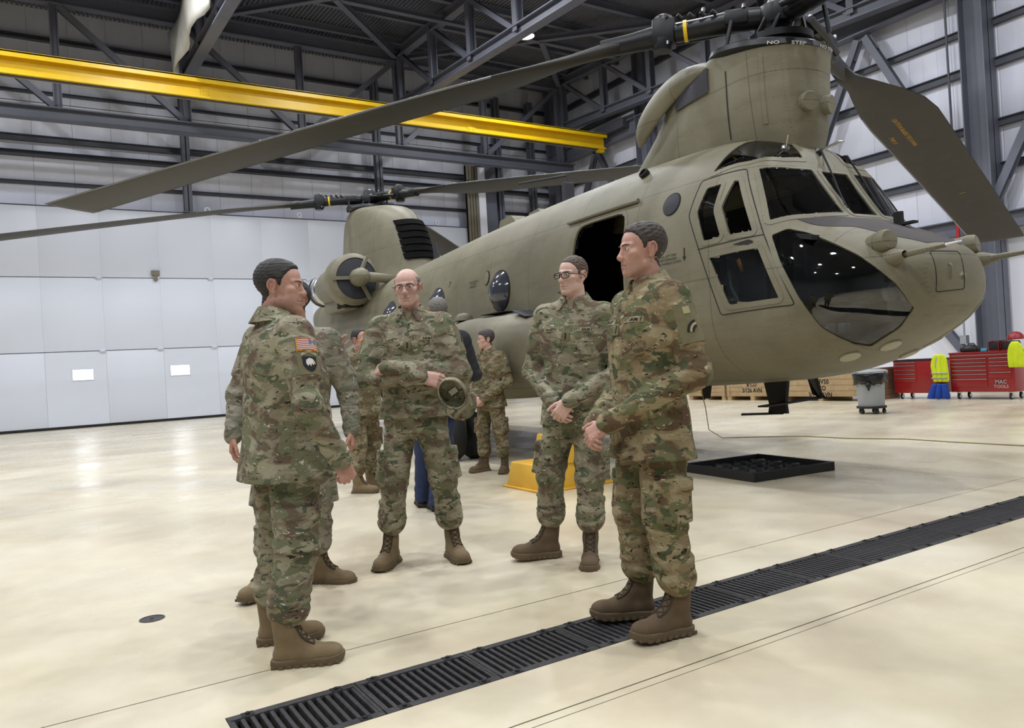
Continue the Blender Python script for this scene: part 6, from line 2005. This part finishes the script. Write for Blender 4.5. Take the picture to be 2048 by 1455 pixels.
# --- young soldier with dark glasses
p, ft_ = make_person((2.745, 3.825), -24, 1.86, 17, 'young soldier with buzz cut and black glasses, hands clasped', [(2.63, 3.985, -78), (2.765, 3.70, -8)])
p.root.rotation_euler[1] = math.radians(-3.2)
p.legs(ft_, CAMO_Y, boots='boot_dark', loose=1.05, hipw=.084)
p.jacket([((.275, -.03, 1.115), (.065, .185, .945)), ((-.285, -.03, 1.115), (-.045, .215, .955))], CAMO_Y, girth=.97, hem=.80, cuffr=.045)
p.body(dict(jaw=.93, wide=.95, nose=.85, beard=.05, scale=.97), SK_D, rel(-46, -24), -.02, ((np.array((.062, .192, .94)), (-.62, .30, -.72), (.15, .95, .1), CLASP_R), (np.array((-.045, .222, .948)), (.55, .25, -.80), (-.35, .9, .1), CLASP_L)), hair=('short', .0022, .003), hairmat=H_BUZZ, brows=H_BROWN)
p.glasses(.0028, .0265, .0165)
p.tapes('GREEN')
c, n, u = p.velcro(-1); rainbow_badge(p, c, n, u, -.01, ('patch_black', 'velcro', 'patch_black'))

# --- right man in profile
p, ft_ = make_person((2.27, 2.60), -70, 1.80, 18, 'tall dark-haired soldier at the right in profile, standing on the drain grate', [(2.305, 2.765, -86), (2.275, 2.485, -66)])
p.lean(2.4); p.root.location.z = .009
p.legs(ft_, CAMO_R, boots='boot_dark', loose=1.3)
p.jacket([((.285, -.05, 1.12), (.065, .235, .905)), ((-.29, -.06, 1.12), (-.06, .235, .915))], CAMO_R, girth=1.06, hem=.755)
p.body(dict(jaw=1.0, nose=.86, beard=.4, scale=1.03), SK_A, rel(-80, -74), .0, ((np.array((.06, .24, .90)), (-.62, .55, -.55), (.3, .8, .3), CLASP_R), (np.array((-.06, .242, .91)), (.55, .60, -.55), (-.35, .8, .3), CLASP_L)), hair=('short', .005, .007), hairmat=H_BROWN, brows=H_BROWN)
p.tapes('PRICE')
c, n, u = p.velcro(-1); rainbow_badge(p, c, n, u, -.02)
p.patch(c + u * .055, n, u, .03, .03, MAT['patch_khaki'], 'plain_patch', .005)

# ------------------------------------------------------------------ things on the floor
MAT['wood'] = M('crate_wood', lin(190, 164, 126), .8, var=.14, vscale=5, bmp=.3, bscale=30, dirt=(lin(150, 122, 88), .5))
MAT['wood_dark'] = M('crate_wood_dark', lin(120, 88, 66), .8, var=.14, vscale=5, bmp=.3, bscale=30)
MAT['tool_red'] = M('toolbox_red', lin(150, 26, 30), .35, var=.06, coat=.3)
MAT['tool_black'] = M('toolbox_black', lin(26, 25, 27), .5)
MAT['hivis'] = M('hi_vis_yellow', lin(214, 232, 30), .7, var=.08, vscale=8, bmp=.4, bscale=12)
MAT['silver_tape'] = M('silver_tape', lin(168, 170, 172), .4, var=.06)
MAT['blue_cloth'] = M('blue_cloth', lin(24, 66, 160), .8, var=.15, vscale=8, bmp=.4, bscale=14)
MAT['can_grey'] = M('can_grey', lin(158, 162, 166), .5, var=.06)
MAT['bag_black'] = M('bin_bag', lin(22, 22, 26), .25, var=.2, bmp=.6, bscale=22)
MAT['stool'] = M('stool_yellow', lin(222, 174, 56), .55, var=.06, bmp=.2, bscale=120)
MAT['tray'] = M('tray_black', lin(28, 29, 31), .6, var=.15)
MAT['cyan'] = M('cyan_plastic', lin(70, 180, 200), .5)
MAT['cord'] = M('olive_cord', lin(150, 140, 84), .7)

# yellow two-step stool
st = empty('step_stool', (4.36, 6.30, 0)); tag(st, 'yellow moulded plastic two-step stool behind the young soldier', 'stool')
def tier(x0, x1, y0, y1, z0, z1, dx=.04):
    b = MB(); a = [(x0, y0), (x1, y0), (x1, y1), (x0, y1)]; c_ = [(x0 + dx, y0 + dx), (x1 - dx * .3, y0 + dx), (x1 - dx * .3, y1 - dx), (x0 + dx, y1 - dx)]
    bm = bmesh.new(); vs = [bm.verts.new((*p, z0)) for p in a] + [bm.verts.new((*p, z1)) for p in c_]
    for f in ((3, 2, 1, 0), (4, 5, 6, 7), (0, 1, 5, 4), (1, 2, 6, 5), (2, 3, 7, 6), (3, 0, 4, 7)): bm.faces.new([vs[i] for i in f])
    bmesh.ops.bevel(bm, geom=list(bm.edges), offset=.018, segments=3, affect='EDGES', profile=.5)
    return b.bm(bm)
tier(-.40, .42, -.33, .33, .0, .25).build('lower_step', MAT['stool'], st, smooth=True, angle=40)
tier(-.08, .42, -.31, .31, .235, .50).build('upper_step', MAT['stool'], st, smooth=True, angle=40)
MB().box(-.43, .44, -.36, .36, 0, .018, bev=.006).build('base_flange', MAT['stool'], st)
for (x0, x1, z) in ((-.33, -.1, .25), (-.02, .36, .5)):
    for k in range(5):
        xx = x0 + (x1 - x0) * k / 4
        MB().box(xx - .008, xx + .008, -.26, .26, z - .004, z + .003).build('tread_rib', MAT['stool'], st)

# black spill tray under the nose
tr = empty('drip_tray', (6.14, 5.33, 0), math.radians(-6)); tag(tr, 'square black plastic spill tray on the floor under the helicopter', 'tray')
MB().box(-.49, .49, -.49, .49, .005, .02).build('tray_floor', MAT['tray'], tr)
for (a, b, c_, d_) in ((-.52, -.49, -.52, .52), (.49, .52, -.52, .52), (-.49, .49, -.52, -.49), (-.49, .49, .49, .52)):
    MB().box(a, b, c_, d_, 0, .085, bev=.006).build('tray_wall', MAT['tray'], tr)
cup = MB(); cup.lathe([(.095, .02), (.08, .05), (.055, .055), (.05, .03), (0, .03)], 8, cap=False); cupm = cup.mesh('tray_cup', MAT['tray'])
for i in range(4):
    for j in range(4): link('tray_cup', cupm, tr, (-.36 + .24 * i, -.36 + .24 * j, 0))

# rubbish can on a dolly
tc_ = empty('trash_can', (12.5, 8.2, 0)); tag(tc_, 'grey plastic trash can with black bin liner on a wheeled dolly', 'trash can')
MB().lathe([(.21, .13), (.215, .14), (.235, .55), (.25, .56), (.25, .6), (.255, .70), (.262, .70), (.262, .72), (.24, .72), (.2, .16), (0, .16)], 36, cap=False).build('body', MAT['can_grey'], tc_, smooth=True, angle=40)
bg = MB(); vs = []; n = 40; rr = random.Random(5)
zl = [rr.uniform(.50, .56) for _ in range(n)]
for lv in range(4):
    for k in range(n):
        a = 2 * PI * k / n; f = lv / 3; w_ = .285 + .012 * math.sin(7 * a + lv) - .01 * f
        zz = .735 - (.735 - (zl[k] + zl[(k + 1) % n]) / 2) * f
        vs.append((w_ * math.cos(a), w_ * math.sin(a), zz))
bg.add(vs, [(l * n + k, l * n + (k + 1) % n, (l + 1) * n + (k + 1) % n, (l + 1) * n + k) for l in range(3) for k in range(n)])
o = bg.build('bin_liner', MAT['bag_black'], tc_, smooth=True); o.modifiers.new('t', 'SOLIDIFY').thickness = .008
MB().lathe([(.292, .715), (.295, .745), (.27, .765), (.15, .785), (0, .79)], 36, cap=False).lathe([(.05, .785), (.05, .80), (0, .802)], 16, cap=False).build('lid', MAT['can_grey'], tc_, smooth=True, angle=40)
MB().tube([(-.24, -.12, .56), (-.29, -.15, .5), (-.27, -.14, .42)], [.05, .045, .01], 8).build('liner_knot', MAT['bag_black'], tc_, smooth=True)
MB().lathe([(.23, .1), (.245, .1), (.245, .135), (.2, .135)], 32).build('dolly', MAT['tool_black'], tc_)
for k in range(5):
    a = 2 * PI * k / 5 + .4
    MB().lathe([(.038, -.014), (.04, 0), (.038, .014)], 14, axis=(0, 1, 0), c=(.2 * math.cos(a), .2 * math.sin(a), .041)).box(.2 * math.cos(a) - .012, .2 * math.cos(a) + .012, .2 * math.sin(a) - .022, .2 * math.sin(a) + .022, .05, .11).build('caster', MAT['tool_black'], tc_)

# wooden crates along the wall
def crate(y0, y1, h_, label, lines, mat='wood', x0=15.2, dp=1.1):
    o = empty('wooden_crate', (x0 + dp / 2, (y0 + y1) / 2, 0)); tag(o, label, 'crate', 'wooden crates by the side wall')
    L = (y1 - y0) / 2 - .02; D = dp / 2
    for k in range(3): MB().box(-D, D, -L + k * (2 * L - .12) / 2, -L + k * (2 * L - .12) / 2 + .12, 0, .1).build('skid', MAT[mat], o)
    nb = 4; ph = (h_ - .14) / nb
    MB().box(-D + .02, D - .02, -L + .02, L - .02, .1, h_ - .04).build('core', MAT[mat], o)
    for k in range(nb):
        z0 = .1 + k * ph
        MB().box(-D - .0, -D + .022, -L, L, z0 + .003, z0 + ph - .003, bev=.002).build('plank', MAT[mat], o)
        MB().box(-D + .02, D, -L - .0, -L + .022, z0 + .003, z0 + ph - .003).build('plank', MAT[mat], o)
    for yy in (-L, L - .09): MB().box(-D - .02, -D, yy, yy + .09, .1, h_ - .04).build('batten', MAT[mat], o)
    for k in range(5): MB().box(-D - .01 + k * (2 * D + .02) / 5, -D - .014 + (k + 1) * (2 * D + .02) / 5, -L - .01, L + .01, h_ - .04, h_).build('lid_plank', MAT[mat], o)
    for i, t in enumerate(lines):
        vs, fs = text_mesh(t, .15, .004)
        m = MB(); m.add([(-D - .003, -v.x * .9, v.y + h_ * .66 - i * .15) for v in vs], fs); m.build('stencil', MAT['stencil'], o)
crate(10.15, 12.3, .66, 'long pale wooden crate stencilled HPHV50, left of the trash can', ['HPHV50', 'B CO', '3/126 AVN'])
crate(12.36, 14.02, .60, 'pale wooden crate stencilled 3/126 AVN behind the belly antennas', ['B CO', '3/126 AVN'])
crate(14.06, 15.4, .56, 'low pale wooden crate behind the right soldier', ['B CO'])
crate(9.98, 10.13, .7, 'narrow dark brown crate between the trash can and red chests', [], 'wood_dark')

# red roller tool chests
def chest(y0, y1, zt, z0, cols, label, dp=.55, x0=15.9, logo=None):
    o = empty('tool_chest', (x0 + dp / 2, (y0 + y1) / 2, 0)); tag(o, label, 'tool chest', 'red tool chests')
    L = (y1 - y0) / 2; D = dp / 2
    MB().box(-D, D, -L, L, z0, zt - .03, bev=.008).build('cabinet', MAT['tool_red'], o, smooth=True, angle=40)
    MB().box(-D - .012, D + .012, -L - .012, L + .012, zt - .035, zt, bev=.006).build('top', MAT['tool_black' if logo is None else 'tool_red'], o)
    for (ya, yb, zs) in cols:
        for (za, zb) in zip(zs[:-1], zs[1:]):
            dr = MB().box(-D - .012, -D + .01, ya + .006, yb - .006, za + .005, zb - .005, bev=.004).build('drawer', MAT['tool_red'], o, smooth=True, angle=40)
            MB().box(-D - .026, -D - .012, ya + .012, yb - .012, zb - .024, zb - .010, bev=.003).build('drawer_pull', MAT['chrome'], dr)
    for sx in (-1, 1):
        for sy in (-1, 1):
            c_ = empty('caster', (sx * (D - .08), sy * (L - .12), 0), parent=o)
            MB().lathe([(.05, -.018), (.062, -.014), (.064, 0), (.062, .014), (.05, .018)], 20, axis=(0, 1, 0), c=(0, 0, .064)).build('tyre', MAT['tool_black'], c_)
            MB().lathe([(.04, -.021), (.04, .021)], 16, axis=(0, 1, 0), c=(0, 0, .064)).build('hub', MAT['chrome'], c_)
            MB().box(-.02, .02, -.03, -.022, .06, z0).box(-.02, .02, .022, .03, .06, z0).box(-.035, .035, -.035, .035, z0 - .01, z0).build('fork', MAT['chrome'], c_)
    if logo:
        for t, yy, zz, sz in logo:
            vs, fs = text_mesh(t, sz, .002)
            m = MB(); m.add([(-D - .0145, -v.x + yy, v.y + zz) for v in vs], fs); m.build('lettering', MAT['silver_tape'], o)
    return o
chest(8.84, 9.86, .85, .13, [(.0, .49, [.36, .46, .55, .64, .73, .80])], 'smaller red tool chest with five drawers, left of the yellow jacket')
chest(7.42, 8.64, .95, .15, [(-.12, .58, [.25, .42, .52, .60, .68, .755, .83]), (-.56, -.15, [.42, .55, .68, .755, .83]), (-.56, .58, [.84, .90])], 'larger red tool chest with lettering at the right edge', logo=[('MAC', -.36, .345, .10), ('TOOLS', -.36, .255, .085)])

# cloth hanging between the chests
def drape(name, prof, yc, x0, mat, label, cat, folds=5, amp=.03, seed=1):
    m = MB(); vs = []; nu = 25; rs = random.Random(seed); p0 = rs.random() * 6
    for (z, hw, cy_) in prof:
        for k in range(nu):
            t = -1 + 2 * k / (nu - 1)
            vs.append((x0 - .03 + amp * math.sin(folds * t * 2 + p0 + z * 3) * (1.1 - z), yc + cy_ + hw * t, z))
    nz = len(prof)
    m.add(vs, [(i * nu + k, i * nu + k + 1, (i + 1) * nu + k + 1, (i + 1) * nu + k) for i in range(nz - 1) for k in range(nu - 1)])
    o = m.build(name, mat, smooth=True); o.modifiers.new('t', 'SOLIDIFY').thickness = .035
    s2 = o.modifiers.new('s', 'SUBSURF'); s2.levels = s2.render_levels = 1
    if label: tag(o, label, cat)
    return o
o = drape('hi_vis_jacket', [(.93, .06, 0), (.9, .13, 0), (.8, .16, .01), (.7, .17, .02), (.6, .17, .0), (.5, .16, -.01), (.42, .16, -.02), (.36, .15, -.02)], 8.78, 15.84, MAT['hivis'], 'fluorescent yellow safety jacket hanging between the two red chests', 'jacket', seed=3)
for (z, h_, w_) in ((.53, .035, .165), (.43, .035, .16)):
    b = drape('reflective_stripe', [(z + h_, w_, 0), (z, w_, 0)], 8.78, 15.808, MAT['silver_tape'], None, None, seed=3); b.parent = o
MB().obox((15.78, 8.84, .77), (.006, 0, 0), (0, .02, .0), (0, -.02, .1)).build('reflective_stripe', MAT['silver_tape'], o)
drape('blue_cloth', [(.335, .14, .0), (.28, .17, .02), (.2, .2, .03), (.1, .23, .04), (.02, .25, .05)], 8.80, 15.80, MAT['blue_cloth'], 'blue cloth hanging to the floor under the yellow jacket', 'cloth', seed=6)
drape('hi_vis_jacket', [(1.12, .05, 0), (1.05, .12, 0), (.9, .15, 0), (.75, .15, 0), (.62, .14, 0)], 7.32, 15.8, MAT['hivis'], 'fluorescent yellow safety jacket cut off by the right edge', 'jacket', seed=9)

# on top of the larger chest
tb = MB(); tb.box(-.14, .14, -.17, .17, 0, .10, bev=.03); tb.lathe([(.15, 0), (.12, .05), (.05, .08), (0, .085)], 14, 0, (0, .02, .07), cap=False)
o = tb.build('tool_bag', MAT['tool_black'], loc=(16.15, 8.32, .95), smooth=True, angle=40)
tag(o, 'small black tool bag with loop handle on the larger red chest', 'bag')
MB().tube([(0, -.1, .1), (0, -.05, .17), (0, .05, .17), (0, .1, .1)], .012, 8).build('handle', MAT['tool_black'], o)
o = empty('tool_case', (16.15, 7.72, .95)); tag(o, 'open black tool case with red rim on the larger red chest', 'tool case')
MB().box(-.16, .16, -.02, .2, 0, .2, bev=.03).build('left_shell', MAT['tool_black'], o, smooth=True, angle=40)
MB().box(-.16, .16, -.26, -.04, 0, .18, bev=.03).build('right_shell', MAT['tool_black'], o, smooth=True, angle=40)
for (a, b, c_) in ((.0, .2, .2), (-.26, -.04, .18)):
    pts = [(-.165, a, .01), (-.165, a, c_ - .03), (-.165, (a + b) / 2, c_), (-.165, b, c_ - .03), (-.165, b, .01), (-.165, a, .01)]
    MB().tube(pts, .008, 6).build('red_rim', MAT['tool_red'], o)
hl = MB(); hl.lathe([(.14, 0), (.15, .02), (.135, .08), (.09, .13), (.03, .15), (0, .152)], 24, cap=False); hl.box(-.2, -.12, -.09, .09, .0, .012, bev=.005)
tag(hl.build('hard_hat', MAT['tool_red'], loc=(16.3, 7.55, 1.155), smooth=True, angle=40), 'red hard hat resting on the black tool case', 'helmet')
cb_ = MB().box(-.04, .04, -.06, .06, 0, .05, bev=.01).box(-.03, .03, -.05, .05, .05, .06, bev=.004)
tag(cb_.build('small_box', MAT['cyan'], loc=(16.05, 8.02, .95)), 'small cyan box between bag and case on the larger chest', 'box')

# thin cord hanging from the belly and running over the floor
pts = [(7.0, 6.9, .88), (7.6, 7.4, .5), (8.0, 7.75, .15), (8.25, 7.75, .012), (8.45, 7.6, .006), (8.75, 7.2, .006), (8.95, 6.9, .006), (8.97, 6.2, .006), (9.2, 5.6, .006), (9.15, 5.0, .006), (9.14, 4.1, .006)]
tag(MB().tube(pts, .006, 6).build('cord', MAT['cord'], smooth=True), 'thin olive cord trailing from the helicopter across the floor', 'cord')

# cap held by the officer with folded arms
cp = empty('patrol_cap', (0, 0, 0)); tag(cp, 'camouflage patrol cap held upside down by the bald officer', 'cap')
lm = Matrix.LocRotScale(CM.root.location, CM.root.rotation_euler, CM.root.scale)
cp.matrix_world = lm @ Matrix.Translation((-.272, .345, 1.02)) @ Matrix.Rotation(math.radians(78), 4, 'X') @ Matrix.Rotation(math.radians(148), 4, 'Z')
cw = MB(); cw.lathe([(.082, 0), (.084, .03), (.082, .075), (.078, .082), (.05, .088), (0, .09)], 28, cap=False)
cw.v = [(x * .92, y * 1.12, z) for x, y, z in cw.v]
o = cw.build('crown', CAMO_C, cp, smooth=True, angle=50); o.modifiers.new('t', 'SOLIDIFY').thickness = .006
bl_ = MB(); vs = []; nb_ = 15
for i in range(4):
    for k in range(nb_):
        a = PI * (.14 + .72 * k / (nb_ - 1)); f = i / 3
        r0, r1 = .084, .084 + .068 * math.sin(a) ** .6
        r_ = r0 + (r1 - r0) * f
        vs.append((r_ * math.cos(a) * .92, r_ * math.sin(a) * 1.12, .004 + .018 * (math.cos(a) ** 2) * f + .006 * f))
bl_.add(vs, [(i * nb_ + k, i * nb_ + k + 1, (i + 1) * nb_ + k + 1, (i + 1) * nb_ + k) for i in range(3) for k in range(nb_ - 1)])
o = bl_.build('bill', CAMO_C, cp, smooth=True); o.modifiers.new('t', 'SOLIDIFY').thickness = .006
MB().box(-.024, .024, -.016, .016, .072, .077).build('label', MAT['white_label'], cp)
